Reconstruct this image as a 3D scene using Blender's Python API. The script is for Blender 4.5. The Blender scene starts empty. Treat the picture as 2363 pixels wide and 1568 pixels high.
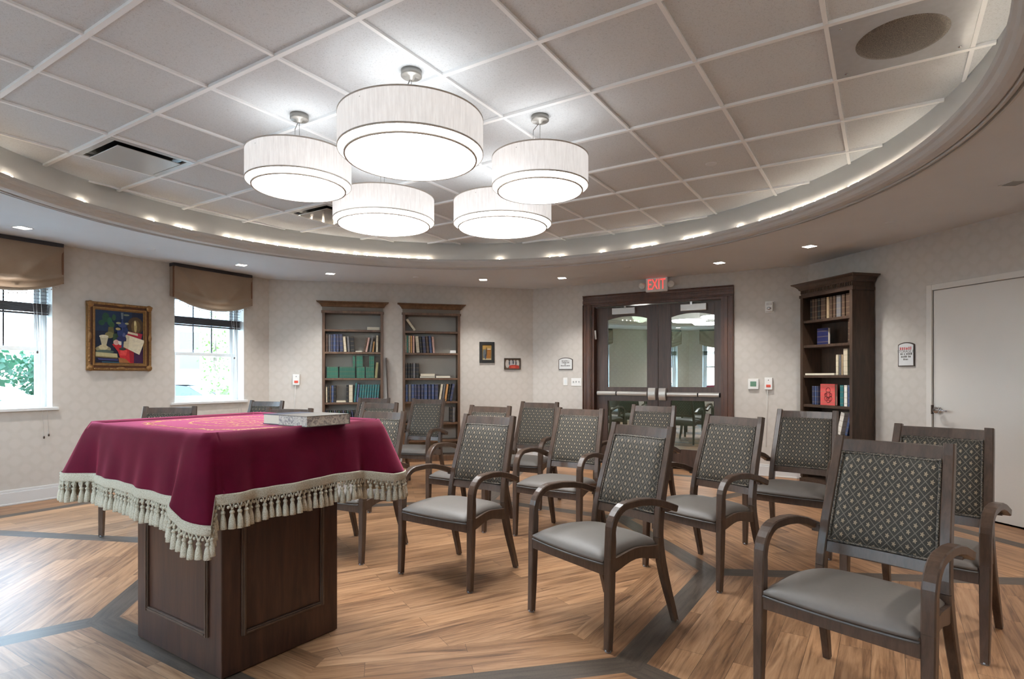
import bpy, bmesh, math, random
from mathutils import Vector, Matrix, Euler
R = math.radians
PI = math.pi
sc = bpy.context.scene
COL = sc.collection
random.seed(7)

# ------------------------------------------------------------------ mesh helpers
class MB:
    """collects faces; build() links them as ONE mesh object"""
    def __init__(s): s.v = []; s.f = []; s.m = []; s.uv = []; s.sm = []
    def vert(s, p): s.v.append(tuple(p)); return len(s.v) - 1
    def face(s, ix, m=0, uv=None, sm=False):
        s.f.append(tuple(ix)); s.m.append(m); s.uv.append(uv); s.sm.append(sm)
    def poly(s, pts, m=0, uv=None, sm=False):
        s.face([s.vert(p) for p in pts], m, uv, sm)
    def box(s, c, d, m=0, M=None):
        x, y, z = d[0] / 2, d[1] / 2, d[2] / 2
        P = [Vector((i * x, j * y, k * z)) for i in (-1, 1) for j in (-1, 1) for k in (-1, 1)]
        if M is not None: P = [M @ p for p in P]
        I = [s.vert(p + Vector(c)) for p in P]
        for q in ((0, 1, 3, 2), (4, 6, 7, 5), (0, 4, 5, 1), (2, 3, 7, 6), (0, 2, 6, 4), (1, 5, 7, 3)):
            s.face([I[i] for i in q], m)
    def bx(s, x0, x1, y0, y1, z0, z1, m=0):
        s.box(((x0 + x1) / 2, (y0 + y1) / 2, (z0 + z1) / 2), (abs(x1 - x0), abs(y1 - y0), abs(z1 - z0)), m)
    def rings(s, L, m=0, caps=True, sm=True, close=False):
        """L: list of rings (lists of points of equal count), skinned"""
        I = [[s.vert(p) for p in r] for r in L]
        n = len(L[0]); k = len(L)
        for i in range(k if close else k - 1):
            a, b = I[i], I[(i + 1) % k]
            for j in range(n):
                s.face((a[j], a[(j + 1) % n], b[(j + 1) % n], b[j]), m, None, sm)
        if caps and not close:
            s.face(I[0][::-1], m); s.face(I[-1], m)
    def tube(s, pts, r, n=8, m=0, caps=True, close=False):
        pts = [Vector(p) for p in pts]; L = []
        up = Vector((0, 0, 1))
        for i, p in enumerate(pts):
            a = pts[i - 1] if (i or close) else p
            b = pts[(i + 1) % len(pts)] if (i < len(pts) - 1 or close) else p
            t = (b - a).normalized()
            u = t.cross(up)
            if u.length < 1e-4: u = Vector((1, 0, 0))
            u.normalize(); w = u.cross(t)
            rr = r[i] if isinstance(r, (list, tuple)) else r
            L.append([p + (u * math.cos(2 * PI * j / n) + w * math.sin(2 * PI * j / n)) * rr for j in range(n)])
        s.rings(L, m, caps, True, close)
    def lathe(s, prof, n=48, c=(0, 0, 0), m=0, sm=True, close_prof=False):
        """prof list of (r,z); revolve about z through c"""
        c = Vector(c)
        I = []
        for (r, z) in prof:
            if r < 1e-6: I.append([s.vert(c + Vector((0, 0, z)))] * n)
            else: I.append([s.vert(c + Vector((r * math.cos(2 * PI * j / n), r * math.sin(2 * PI * j / n), z))) for j in range(n)])
        k = len(prof)
        for i in range(k if close_prof else k - 1):
            a, b = I[i], I[(i + 1) % k]
            for j in range(n):
                q = (a[j], a[(j + 1) % n], b[(j + 1) % n], b[j])
                o = []
                for t in q:
                    if t not in o: o.append(t)
                if len(o) > 2: s.face(o, m, None, sm)
    def blob(s, c, r, m=0, nu=10, nv=6, M=None):
        """ellipsoid"""
        c = Vector(c); r = Vector(r) if not isinstance(r, (int, float)) else Vector((r, r, r))
        L = []
        for i in range(nv + 1):
            th = PI * i / nv
            ring = []
            for j in range(nu):
                p = Vector((math.sin(th) * math.cos(2 * PI * j / nu) * r.x, math.sin(th) * math.sin(2 * PI * j / nu) * r.y, math.cos(th) * r.z))
                if M is not None: p = M @ p
                ring.append(c + p)
            L.append(ring)
        s.rings(L, m, False, True)
    def sweep(s, path, w, t, m=0):
        """rectangular bar along a path in a yz-plane; w along x, t in the plane; w,t may be lists"""
        path = [Vector(p) for p in path]; L = []
        for i, p in enumerate(path):
            a = path[max(0, i - 1)]; b = path[min(len(path) - 1, i + 1)]
            d = (b - a); d.x = 0; d.normalize()
            nrm = Vector((0, -d.z, d.y))
            ww = w[i] if isinstance(w, (list, tuple)) else w
            tt = t[i] if isinstance(t, (list, tuple)) else t
            ux = Vector((ww / 2, 0, 0)); un = nrm * tt / 2
            b_ = .22
            L.append([p - ux * (1 - b_) - un, p + ux * (1 - b_) - un, p + ux - un * (1 - b_), p + ux + un * (1 - b_),
                      p + ux * (1 - b_) + un, p - ux * (1 - b_) + un, p - ux + un * (1 - b_), p - ux - un * (1 - b_)])
        s.rings(L, m, True, False)
    def build(s, name, mats, parent=None, bevel=0, sub=0, smooth_angle=None, loc=None, rotz=None):
        me = bpy.data.meshes.new(name)
        me.from_pydata(s.v, [], s.f)
        for mt in (mats if isinstance(mats, (list, tuple)) else [mats]): me.materials.append(mt)
        me.polygons.foreach_set('material_index', s.m)
        me.polygons.foreach_set('use_smooth', s.sm)
        if any(u is not None for u in s.uv):
            ul = me.uv_layers.new(name='UVMap'); k = 0
            for u, f in zip(s.uv, s.f):
                for j in range(len(f)):
                    if u is not None: ul.data[k].uv = u[j]
                    k += 1
        bm = bmesh.new(); bm.from_mesh(me)
        bmesh.ops.recalc_face_normals(bm, faces=bm.faces)
        bm.to_mesh(me); bm.free()
        me.update()
        o = bpy.data.objects.new(name, me); COL.objects.link(o)
        if parent: o.parent = parent
        if bevel:
            b = o.modifiers.new('b', 'BEVEL'); b.width = bevel; b.segments = 2; b.limit_method = 'ANGLE'; b.angle_limit = R(35)
        if sub:
            b = o.modifiers.new('s', 'SUBSURF'); b.levels = sub; b.render_levels = sub
        if loc is not None: o.location = loc
        if rotz is not None: o.rotation_euler = (0, 0, rotz)
        return o

def tag(o, label=None, cat=None, group=None, kind=None):
    if label: o['label'] = label
    if cat: o['category'] = cat
    if group: o['group'] = group
    if kind: o['kind'] = kind
    return o
def empty(name, loc=(0, 0, 0), rz=0, label=None, cat=None, group=None, kind=None):
    o = bpy.data.objects.new(name, None); COL.objects.link(o)
    o.location = loc; o.rotation_euler = (0, 0, rz); o.empty_display_size = .1
    return tag(o, label, cat, group, kind)
def copy_tree(o, parent=None):
    c = o.copy(); COL.objects.link(c)
    if parent: c.parent = parent
    for ch in list(o.children): copy_tree(ch, c)
    return c
def text(name, body, size, mat, parent, loc, rot=(PI / 2, 0, 0), ext=.001, sx=1.0, align='CENTER'):
    cu = bpy.data.curves.new(name, 'FONT'); cu.body = body; cu.size = size; cu.extrude = ext
    cu.align_x = align; cu.align_y = 'CENTER'
    cu.materials.append(mat)
    tmp = bpy.data.objects.new('tmp_text', cu); COL.objects.link(tmp)
    me = bpy.data.meshes.new_from_object(tmp.evaluated_get(bpy.context.evaluated_depsgraph_get())); bpy.data.objects.remove(tmp)
    me.name = name; o = bpy.data.objects.new(name, me); COL.objects.link(o); o.parent = parent
    o.location = loc; o.rotation_euler = rot; o.scale = (sx, 1, 1)
    return o

# ------------------------------------------------------------------ materials
def srgb(r, g, b):
    f = lambda c: ((c / 255 + .055) / 1.055) ** 2.4 if c > 10 else c / 255 / 12.92
    return (f(r), f(g), f(b), 1)
class NT:
    def __init__(s, name):
        s.mat = bpy.data.materials.new(name); s.mat.use_nodes = True
        s.t = s.mat.node_tree; s.t.nodes.clear()
        s.out = s.t.nodes.new('ShaderNodeOutputMaterial')
    def n(s, typ, **k):
        nd = s.t.nodes.new('ShaderNode' + typ)
        for a, b in k.items():
            if a.startswith('i_'):
                nd.inputs[a[2:].replace('_', ' ')].default_value = b
            else: setattr(nd, a, b)
        return nd
    def l(s, a, b): s.t.links.new(a, b)
    def math(s, op, a, b=None, clamp=False):
        nd = s.t.nodes.new('ShaderNodeMath'); nd.operation = op; nd.use_clamp = clamp
        for i, x in enumerate((a, b)):
            if x is None: continue
            if isinstance(x, (int, float)): nd.inputs[i].default_value = x
            else: s.l(x, nd.inputs[i])
        return nd.outputs[0]
    def mix(s, fac, a, b):
        nd = s.t.nodes.new('ShaderNodeMix'); nd.data_type = 'RGBA'
        for i, x in ((0, fac), (6, a), (7, b)):
            if isinstance(x, (int, float)): nd.inputs[i].default_value = x
            elif isinstance(x, tuple): nd.inputs[i].default_value = x
            else: s.l(x, nd.inputs[i])
        return nd.outputs[2]
    def ramp(s, x, stops):
        nd = s.t.nodes.new('ShaderNodeValToRGB'); cr = nd.color_ramp
        while len(cr.elements) < len(stops): cr.elements.new(.5)
        for e, (p, c) in zip(cr.elements, stops): e.position = p; e.color = c
        s.l(x, nd.inputs[0]); return nd.outputs[0]
    def noise(s, vec, scale, detail=3, rough=.5, dist=0):
        nd = s.n('TexNoise'); nd.inputs['Scale'].default_value = scale; nd.inputs['Detail'].default_value = detail
        nd.inputs['Roughness'].default_value = rough; nd.inputs['Distortion'].default_value = dist
        if vec is not None: s.l(vec, nd.inputs['Vector'])
        return nd.outputs['Fac']
    def coord(s, which='Object', scale=None):
        o = s.n('TexCoord').outputs[which]
        if scale:
            mp = s.n('Mapping'); mp.inputs['Scale'].default_value = scale; s.l(o, mp.inputs['Vector']); o = mp.outputs[0]
        return o
    def pbr(s, color, rough=.5, metal=0, spec=.5, sheen=0, sheen_tint=None, sheen_r=.3, bump=None, bump_d=.002, bump_s=.5, coat=0, emit=None, estr=0):
        p = s.n('BsdfPrincipled')
        for k, x in (('Base Color', color), ('Roughness', rough), ('Emission Color', emit)):
            if x is None: continue
            if isinstance(x, (int, float, tuple)): p.inputs[k].default_value = x
            else: s.l(x, p.inputs[k])
        p.inputs['Metallic'].default_value = metal
        p.inputs['Specular IOR Level'].default_value = spec
        p.inputs['Sheen Weight'].default_value = sheen
        p.inputs['Sheen Roughness'].default_value = sheen_r
        if sheen_tint: p.inputs['Sheen Tint'].default_value = sheen_tint
        p.inputs['Coat Weight'].default_value = coat
        p.inputs['Emission Strength'].default_value = estr
        if bump is not None:
            b = s.n('Bump'); b.inputs['Strength'].default_value = bump_s; b.inputs['Distance'].default_value = bump_d
            s.l(bump, b.inputs['Height']); s.l(b.outputs[0], p.inputs['Normal'])
        s.l(p.outputs[0], s.out.inputs[0]); s.p = p
        return s.mat

def plain(name, rgb, rough=.5, metal=0, spec=.5, var=.12, scale=30):
    n = NT(name); c = srgb(*rgb)
    f = n.noise(n.coord('Object'), scale, 3)
    col = n.mix(f, tuple(x * (1 - var) for x in c[:3]) + (1,), tuple(min(1, x * (1 + var)) for x in c[:3]) + (1,))
    return n.pbr(col, rough, metal, spec)
def emis(name, col, strength):
    n = NT(name); e = n.n('Emission'); e.inputs[0].default_value = col; e.inputs[1].default_value = strength
    n.l(e.outputs[0], n.out.inputs[0]); return n.mat
def wood(name, dark, light, rough=.35, scale=(6, 6, .6), fine=14):
    n = NT(name); v = n.coord('Object', scale)
    a = n.noise(v, 3.5, 5, .6, .6); b = n.noise(v, fine, 3, .6)
    f = n.math('ADD', n.math('MULTIPLY', a, .7), n.math('MULTIPLY', b, .35))
    col = n.ramp(f, [(.32, srgb(*dark)), (.72, srgb(*light))])
    return n.pbr(col, rough, 0, .5, bump=b, bump_d=.0006, bump_s=.25)

M = {}
def wallpaper():
    n = NT('wallpaper'); uv = n.n('UVMap').outputs[0]
    sp = n.n('SeparateXYZ'); n.l(uv, sp.inputs[0])
    k = 2 * PI / .17
    cu = n.math('COSINE', n.math('MULTIPLY', sp.outputs[0], k)); cv = n.math('COSINE', n.math('MULTIPLY', sp.outputs[1], k))
    su = n.math('COSINE', n.math('MULTIPLY', sp.outputs[0], 2 * k)); sv = n.math('COSINE', n.math('MULTIPLY', sp.outputs[1], 2 * k))
    a = n.math('MULTIPLY', cu, cv); b = n.math('MULTIPLY', n.math('ADD', su, sv), .35)
    f = n.math('ADD', n.math('ADD', a, b), n.math('MULTIPLY', n.noise(uv, 60, 3), .8))
    f = n.math('MULTIPLY', n.math('ADD', f, .4), 1.1, True)
    nz = n.noise(uv, 1.7, 4)
    c = n.mix(f, srgb(199, 193, 185), srgb(206, 200, 193))
    c = n.mix(n.math('MULTIPLY', nz, .25), c, srgb(190, 179, 166))
    return n.pbr(c, .62, 0, .3)
M['wall'] = wallpaper()
M['paint'] = plain('ceiling_paint', (216, 219, 223), .75, 0, .2, .03, 4)
M['trimpaint'] = plain('white_trim_paint', (216, 216, 215), .45, 0, .4, .03, 5)
M['whitevinyl'] = plain('white_vinyl', (225, 228, 228), .35, 0, .5, .03, 5)
M['reveal'] = plain('window_reveal_paint', (222, 222, 220), .3, 0, .5, .03, 5)
M['doorpaint'] = plain('door_paint', (218, 213, 206), .5, 0, .35, .02, 3)
def tile_mat():
    n = NT('ceiling_tile'); v = n.coord('Object')
    a = n.noise(v, 240, 2, .6); b = n.noise(v, 90, 3, .6)
    f = n.math('ADD', n.math('MULTIPLY', a, .6), n.math('MULTIPLY', b, .4))
    c = n.ramp(f, [(.34, srgb(178, 181, 184)), (.46, srgb(212, 216, 220)), (1, srgb(219, 223, 227))])
    return n.pbr(c, .9, 0, .1, bump=f, bump_d=.002, bump_s=.4)
M['tile'] = tile_mat()
M['fascia'] = plain('cove_band_paint', (228, 226, 222), .7, 0, .2, .02, 4)
M['moulding'] = plain('cove_moulding_paint', (198, 196, 194), .55, 0, .3, .02, 5)
M['tee'] = plain('ceiling_tee', (240, 242, 244), .5, 0, .4, .02, 5)

def floorwood():
    n = NT('floor_wood'); uv = n.n('UVMap').outputs[0]
    br = n.n('TexBrick'); n.l(uv, br.inputs['Vector'])
    br.offset = .37; br.offset_frequency = 2; br.squash = 1
    br.inputs['Color1'].default_value = (0, 0, 0, 1); br.inputs['Color2'].default_value = (1, 1, 1, 1)
    br.inputs['Mortar'].default_value = (.5, .5, .5, 1)
    br.inputs['Scale'].default_value = 1; br.inputs['Brick Width'].default_value = 1.22; br.inputs['Row Height'].default_value = .127
    br.inputs['Mortar Size'].default_value = .0008; br.inputs['Mortar Smooth'].default_value = 0; br.inputs['Bias'].default_value = 0
    # per plank shift of the grain
    off = n.n('VectorMath', operation='SCALE'); n.l(br.outputs['Color'], off.inputs[0]); off.inputs[3].default_value = 37.0
    ad = n.n('VectorMath', operation='ADD'); n.l(uv, ad.inputs[0]); n.l(off.outputs[0], ad.inputs[1])
    mp = n.n('Mapping'); mp.inputs['Scale'].default_value = (1.3, 16, 1); n.l(ad.outputs[0], mp.inputs['Vector'])
    g = n.noise(mp.outputs[0], 1.6, 6, .62, .9)
    mp2 = n.n('Mapping'); mp2.inputs['Scale'].default_value = (4, 90, 1); n.l(ad.outputs[0], mp2.inputs['Vector'])
    g2 = n.noise(mp2.outputs[0], 1.2, 3, .6)
    f = n.math('ADD', n.math('MULTIPLY', g, .8), n.math('MULTIPLY', g2, .25))
    c = n.ramp(f, [(.30, srgb(88, 63, 45)), (.42, srgb(136, 98, 69)), (.55, srgb(169, 127, 92)), (.75, srgb(193, 153, 118))])
    sp = n.n('SeparateColor'); n.l(br.outputs['Color'], sp.inputs[0])
    tint = n.ramp(sp.outputs[0], [(0, (.74, .70, .66, 1)), (.5, (.95, .94, .93, 1)), (1, (1.16, 1.14, 1.1, 1))])
    mm = n.n('Mix', data_type='RGBA', blend_type='MULTIPLY'); mm.inputs[0].default_value = 1
    n.l(c, mm.inputs[6]); n.l(tint, mm.inputs[7])
    seam = n.mix(br.outputs['Fac'], mm.outputs[2], srgb(70, 48, 34))
    return n.pbr(seam, .42, 0, .38, bump=n.math('SUBTRACT', g2, br.outputs['Fac']), bump_d=.0006, bump_s=.2)
M['floorwood'] = floorwood()
def floorband():
    n = NT('floor_band'); uv = n.n('UVMap').outputs[0]
    mp = n.n('Mapping'); mp.inputs['Scale'].default_value = (2, 22, 1); n.l(uv, mp.inputs['Vector'])
    g = n.noise(mp.outputs[0], 2, 5, .6, .5); h = n.noise(uv, 120, 3, .7)
    f = n.math('ADD', n.math('MULTIPLY', g, .7), n.math('MULTIPLY', h, .3))
    c = n.ramp(f, [(.35, srgb(66, 56, 48)), (.65, srgb(98, 85, 74))])
    return n.pbr(c, .42, 0, .35)
M['band'] = floorband()
M['chairwood'] = wood('chair_wood', (60, 46, 37), (94, 74, 61), .3, (8, 8, 1.5))
M['darkwood'] = wood('dark_walnut', (38, 23, 17), (78, 50, 37), .33, (5, 5, .5))
M['doorwood'] = wood('door_wood', (62, 45, 37), (92, 70, 58), .4, (6, 6, .5))
M['casewood'] = wood('casing_wood', (60, 34, 20), (100, 63, 41), .38, (6, 6, .6))
M['shelfwood'] = wood('bookcase_wood', (72, 50, 35), (120, 90, 66), .42, (5, 5, .7))
M['shelfdark'] = wood('bookcase_dark_wood', (50, 36, 27), (82, 62, 48), .45, (5, 5, .7))
M['backpanel'] = plain('bookcase_back', (176, 169, 159), .7, 0, .2, .06, 6)
M['vinyl'] = plain('seat_vinyl', (114, 107, 101), .48, 0, .45, .06, 60)
M['welt'] = plain('seat_welt', (88, 86, 84), .4, 0, .5, .05, 60)
M['glide'] = plain('glide_metal', (150, 155, 160), .3, .6, .5, .05, 20)
def fabric():
    n = NT('chair_fabric'); uv = n.n('UVMap').outputs[0]
    sp = n.n('SeparateXYZ'); n.l(uv, sp.inputs[0])
    u = n.math('DIVIDE', sp.outputs[0], .049); v = n.math('DIVIDE', sp.outputs[1], .056)
    a = n.math('FRACT', n.math('ADD', n.math('ADD', u, v), 50)); b = n.math('FRACT', n.math('ADD', n.math('SUBTRACT', u, v), 50))
    da = n.math('ABSOLUTE', n.math('SUBTRACT', a, .5)); db = n.math('ABSOLUTE', n.math('SUBTRACT', b, .5))
    line = n.math('GREATER_THAN', n.math('MAXIMUM', da, db), .462)
    # motif: a small flower in the middle of every diamond
    pa = n.math('SUBTRACT', a, .5); pb = n.math('SUBTRACT', b, .5)
    x = n.math('ADD', pa, pb); y = n.math('SUBTRACT', pa, pb)
    rr = n.math('SQRT', n.math('ADD', n.math('MULTIPLY', x, x), n.math('MULTIPLY', n.math('MULTIPLY', y, y), .8)))
    ang = n.math('ARCTAN2', y, x)
    pet = n.math('ADD', n.math('MULTIPLY', n.math('COSINE', n.math('MULTIPLY', ang, 5)), .09), .24)
    mot = n.math('MULTIPLY', n.math('LESS_THAN', rr, pet), n.math('GREATER_THAN', n.math('ADD', rr, n.math('MULTIPLY', n.noise(uv, 700, 1), .12)), .08))
    wv = n.noise(uv, 900, 2)
    base = n.mix(wv, srgb(44, 42, 37), srgb(70, 65, 57))
    c = n.mix(line, base, srgb(112, 104, 94)); c = n.mix(mot, c, srgb(152, 135, 113))
    return n.pbr(c, .7, 0, .3, sheen=.25, sheen_r=.4, sheen_tint=(.9, .85, .8, 1), bump=wv, bump_d=.0008, bump_s=.4)
M['fabric'] = fabric()
def gimp():
    n = NT('gimp_trim'); v = n.coord('Object')
    f = n.noise(v, 160, 2); c = n.ramp(f, [(.42, srgb(34, 32, 30)), (.62, srgb(120, 108, 94))])
    return n.pbr(c, .7)
M['gimp'] = gimp()
def velvet():
    n = NT('velvet'); v = n.coord('Object')
    f = n.noise(v, 7, 4, .6, .4)
    c = n.mix(f, srgb(70, 4, 26), srgb(102, 8, 40))
    return n.pbr(c, .75, 0, .12, sheen=.8, sheen_r=.33, sheen_tint=(1, .22, .38, 1), bump=n.noise(v, 260, 2), bump_d=.0008, bump_s=.25)
M['velvet'] = velvet()
def cordmat():
    n = NT('fringe_cord'); v = n.coord('Object'); f = n.noise(v, 300, 3, .7)
    c = n.ramp(f, [(.36, srgb(166, 155, 132)), (.58, srgb(206, 198, 180))])
    return n.pbr(c, .8, 0, .2, bump=f, bump_d=.003, bump_s=.8)
M['fringe'] = cordmat()
M['gold'] = plain('gold_thread', (222, 176, 92), .4, .2, .5, .2, 200)
M['linen'] = None
def linen(name, e):
    n = NT(name); v = n.coord('Object', (110, 110, 9))
    f = n.noise(v, 1.0, 4, .65)
    c = n.ramp(f, [(.30, (.54, .518, .505, 1)), (.66, (.63, .612, .60, 1))])
    return n.pbr(c, .9, 0, .1, emit=c, estr=e)
M['linen'] = linen('linen_shade', .58)
M['linenrim'] = plain('shade_rim', (196, 188, 180), .8)
M['diffuser'] = emis('pendant_diffuser', (.95, .98, 1.0, 1), 12.5)
M['shadein'] = emis('shade_lit_lining', (1, .965, .93, 1), 1.3)
M['nickel'] = plain('satin_nickel', (158, 156, 152), .35, .7, .5, .04, 10)
M['chrome'] = plain('chrome', (200, 202, 205), .12, 1, .5, .02, 10)
M['alu'] = plain('brushed_aluminium', (196, 192, 186), .38, .55, .5, .05, 40)
M['black'] = plain('black_rubber', (16, 16, 17), .6)
M['vent'] = plain('vent_white', (182, 182, 180), .35, .1, .5, .02, 6)
M['ventdark'] = plain('vent_dark_metal', (60, 60, 60), .25, .8)  # dark metal of the vent throat
M['led'] = emis('led', (1, .88, .72, 1), 95)
M['down'] = emis('downlight_lens', (1, .93, .84, 1), 14)
M['exitred'] = emis('exit_red', (1, .07, .06, 1), 1.0)
M['plastic'] = plain('white_plastic', (232, 230, 226), .4, 0, .5, .02, 10)
M['bronze'] = plain('dark_bronze', (74, 60, 50), .4, .3, .5, .1, 30)
M['ink'] = plain('grey_ink', (96, 92, 88), .7)
M['redink'] = plain('red_ink', (196, 92, 92), .7)
M['lcd'] = plain('green_display', (86, 128, 98), .3)
M['orange'] = plain('orange_label', (226, 88, 66), .5)
M['valance'] = None
def valfab():
    n = NT('valance_silk'); v = n.coord('Object')
    f = n.noise(v, 5, 4); g = n.noise(v, 160, 2)
    c = n.mix(f, srgb(140, 116, 94), srgb(168, 144, 120)); c = n.mix(n.math('MULTIPLY', g, .3), c, srgb(120, 98, 78))
    p = n.n('BsdfPrincipled'); n.l(c, p.inputs['Base Color']); p.inputs['Roughness'].default_value = .55; p.inputs['Sheen Weight'].default_value = .3
    tr = n.n('BsdfTranslucent'); n.l(c, tr.inputs[0])
    mx = n.n('MixShader'); mx.inputs[0].default_value = .12; n.l(p.outputs[0], mx.inputs[1]); n.l(tr.outputs[0], mx.inputs[2])
    n.l(mx.outputs[0], n.out.inputs[0]); return n.mat
M['valance'] = valfab()
M['valedge'] = plain('valance_binding', (112, 74, 50), .6)
M['valdark'] = plain('valance_top_band', (46, 42, 46), .5)
M['blind'] = plain('dark_blind', (62, 58, 60), .45)
M['bead'] = plain('glass_bead', (190, 180, 170), .15, .2)
def glass(name, tint, refl):
    n = NT(name); t = n.n('BsdfTransparent'); t.inputs[0].default_value = tint
    g = n.n('BsdfGlossy'); g.inputs[1].default_value = .0; g.inputs[0].default_value = (.95, .97, .95, 1)
    m = n.n('MixShader'); m.inputs[0].default_value = refl
    n.l(t.outputs[0], m.inputs[1]); n.l(g.outputs[0], m.inputs[2]); n.l(m.outputs[0], n.out.inputs[0]); return n.mat
M['pane'] = glass('window_glass', (.96, .98, .98, 1), .05)
M['doorglass'] = glass('door_glass', (.55, .62, .58, 1), .5)
M['page'] = plain('book_pages', (226, 216, 196), .8, 0, .2, .05, 60)
M['goldframe'] = plain('gilt_frame', (140, 104, 62), .4, .45, .5, .45, 45)
M['giltdark'] = plain('gilt_dark', (92, 56, 36), .5, .3, .5, .3, 40)  # darker gilt for the recessed band of the frame
def marble():
    n = NT('marbled_edge'); v = n.coord('Object')
    f = n.noise(v, 55, 4, .7, 1.5); c = n.ramp(f, [(.40, srgb(140, 132, 130)), (.54, srgb(210, 201, 188)), (.8, srgb(214, 206, 194))])
    return n.pbr(c, .6)
M['marble'] = marble()
M['taupe'] = plain('taupe_cover', (108, 99, 89), .55)
M['navy'] = plain('navy_edge', (40, 44, 66), .5)
_bk = {}
def bookmat(rgb):
    if rgb not in _bk:
        n = NT('book_cloth'); v = n.coord('Object')
        sp = n.n('SeparateXYZ'); n.l(v, sp.inputs[0])
        w = n.math('FRACT', n.math('MULTIPLY', n.math('ADD', sp.outputs[2], 0), 16.5))
        bnd = n.math('LESS_THAN', n.math('ABSOLUTE', n.math('SUBTRACT', w, .5)), .09)
        c0 = srgb(*rgb); f = n.noise(v, 60, 3)
        hi = tuple(min(1, x * 1.3 + .01) for x in c0[:3]) + (1,)
        c = n.mix(f, c0, hi); c = n.mix(n.math('MULTIPLY', bnd, .3), c, srgb(150, 132, 100))
        _bk[rgb] = n.pbr(c, .5)
    return _bk[rgb]

# ------------------------------------------------------------------ camera and room frame
CAMZ, F, YH, CX = 1.25, 1350.0, 870.0, 1181.5
cam = bpy.data.cameras.new('camera'); camo = bpy.data.objects.new('camera', cam); COL.objects.link(camo)
camo.location = (0, 0, CAMZ); camo.rotation_euler = (PI / 2, 0, 0)
cam.sensor_width = 36; cam.lens = F / 2363 * 36; cam.shift_y = (YH - 784) / 2363; cam.clip_start = .05; cam.clip_end = 300
sc.camera = camo
def ray(px, py): return Vector(((px - CX) / F, 1, (YH - py) / F))
def at_z(px, py, z):
    d = ray(px, py); s = (z - CAMZ) / d.z
    return Vector((d.x * s, s, z))
C0 = Vector((-.415, 4.14, 0)); AP = 4.62; HALF = AP * math.tan(PI / 8)
HC = 2.61; HU = 2.908                                        # lower and upper ceiling
class WF:
    """frame of one wall of the octagonal room: t to the right seen from inside, n outward"""
    def __init__(s, deg):
        s.a = R(deg); s.N = Vector((math.cos(s.a), math.sin(s.a), 0)); s.T = Vector((s.N.y, -s.N.x, 0)); s.O = C0 + s.N * AP; s.rz = s.a - PI / 2
    def hit(s, px, py, off=0):
        d = ray(px, py); p0 = s.O + s.N * off
        k = p0.dot(s.N) / d.dot(s.N); p = Vector((0, 0, CAMZ)) + d * k
        # camera is at the origin in plan
        return (p - s.O).dot(s.T), p.z
    def w(s, t, off=0, z=0): return s.O + s.T * t + s.N * off + Vector((0, 0, z))
WL, WB, WD, WR, WR2, WC, WA, WE = WF(149), WF(104), WF(59), WF(14), WF(-31), WF(-76), WF(-121), WF(-166)

# ------------------------------------------------------------------ walls
WT = .22
def wall(name, wf, holes=(), label=None, mat='wall', reveal=True):
    mb = MB()
    ts = sorted({-HALF, HALF, *[h[0] for h in holes], *[h[1] for h in holes]})
    zs = sorted({0, HC, *[h[2] for h in holes], *[h[3] for h in holes]})
    inh = lambda t, z: any(h[0] < t < h[1] and h[2] < z < h[3] for h in holes)
    for i in range(len(ts) - 1):
        for j in range(len(zs) - 1):
            if inh((ts[i] + ts[i + 1]) / 2, (zs[j] + zs[j + 1]) / 2): continue
            q = [(ts[i], zs[j]), (ts[i + 1], zs[j]), (ts[i + 1], zs[j + 1]), (ts[i], zs[j + 1])]
            mb.poly([(t, 0, z) for t, z in q], 0, q)
            mb.poly([(t, WT, z) for t, z in q][::-1], 1, q)
    for (a, b, c, d) in holes:
        for q in (((a, 0, c), (a, WT, c), (a, WT, d), (a, 0, d)), ((b, 0, c), (b, 0, d), (b, WT, d), (b, WT, c)),
                  ((a, 0, d), (a, WT, d), (b, WT, d), (b, 0, d)), ((a, 0, c), (b, 0, c), (b, WT, c), (a, WT, c))):
            mb.poly(q, 1, [(0, 0)] * 4)
    o = mb.build(name, [M[mat], M['reveal']], loc=wf.O, rotz=wf.rz)
    # keep quads unwelded faces facing the room
    return tag(o, label, 'wall', kind='structure')
WIN = [(-1.545, -.63), (.61, 1.525)]
WZ0, WZ1 = .937, 2.30
whole = [(a, b, WZ0, WZ1) for a, b in WIN]
bc1 = (WB.hit(744, 800)[0], WB.hit(884, 800)[0]); bc2 = (WB.hit(929, 800)[0], WB.hit(1061, 800)[0])
BCH = 2.20
dl = WD.hit(1366, 800)[0]; dr = WD.hit(1669, 800)[0]; DH = 2.30
wd0 = WR.hit(2152, 800)[0]; wd1 = wd0 + .92; WDH = 2.07
wall('wall_left', WL, whole, 'greige wallpapered wall with two windows and a gilt framed painting')
wall('wall_back', WB, [(bc1[0], bc1[1], 0, BCH), (bc2[0], bc2[1], 0, BCH)], 'greige wallpapered wall around the two built-in bookcases')
wall('wall_back_right', WD, [(dl, dr, 0, DH)], 'greige wallpapered wall holding the dark double doors')
wall('wall_right', WR, [(wd0, wd1, 0, WDH)], 'greige wallpapered wall behind the tall bookcase and the white door')
wall('wall_front_right', WR2, (), 'plain wallpapered wall out of frame')
wall('wall_front', WC, (), 'plain wallpapered wall behind the viewer')
wall('wall_front_left', WA, whole, 'wallpapered window wall behind the viewer')
wall('wall_side', WE, whole, 'wallpapered window wall beside the viewer')

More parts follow.
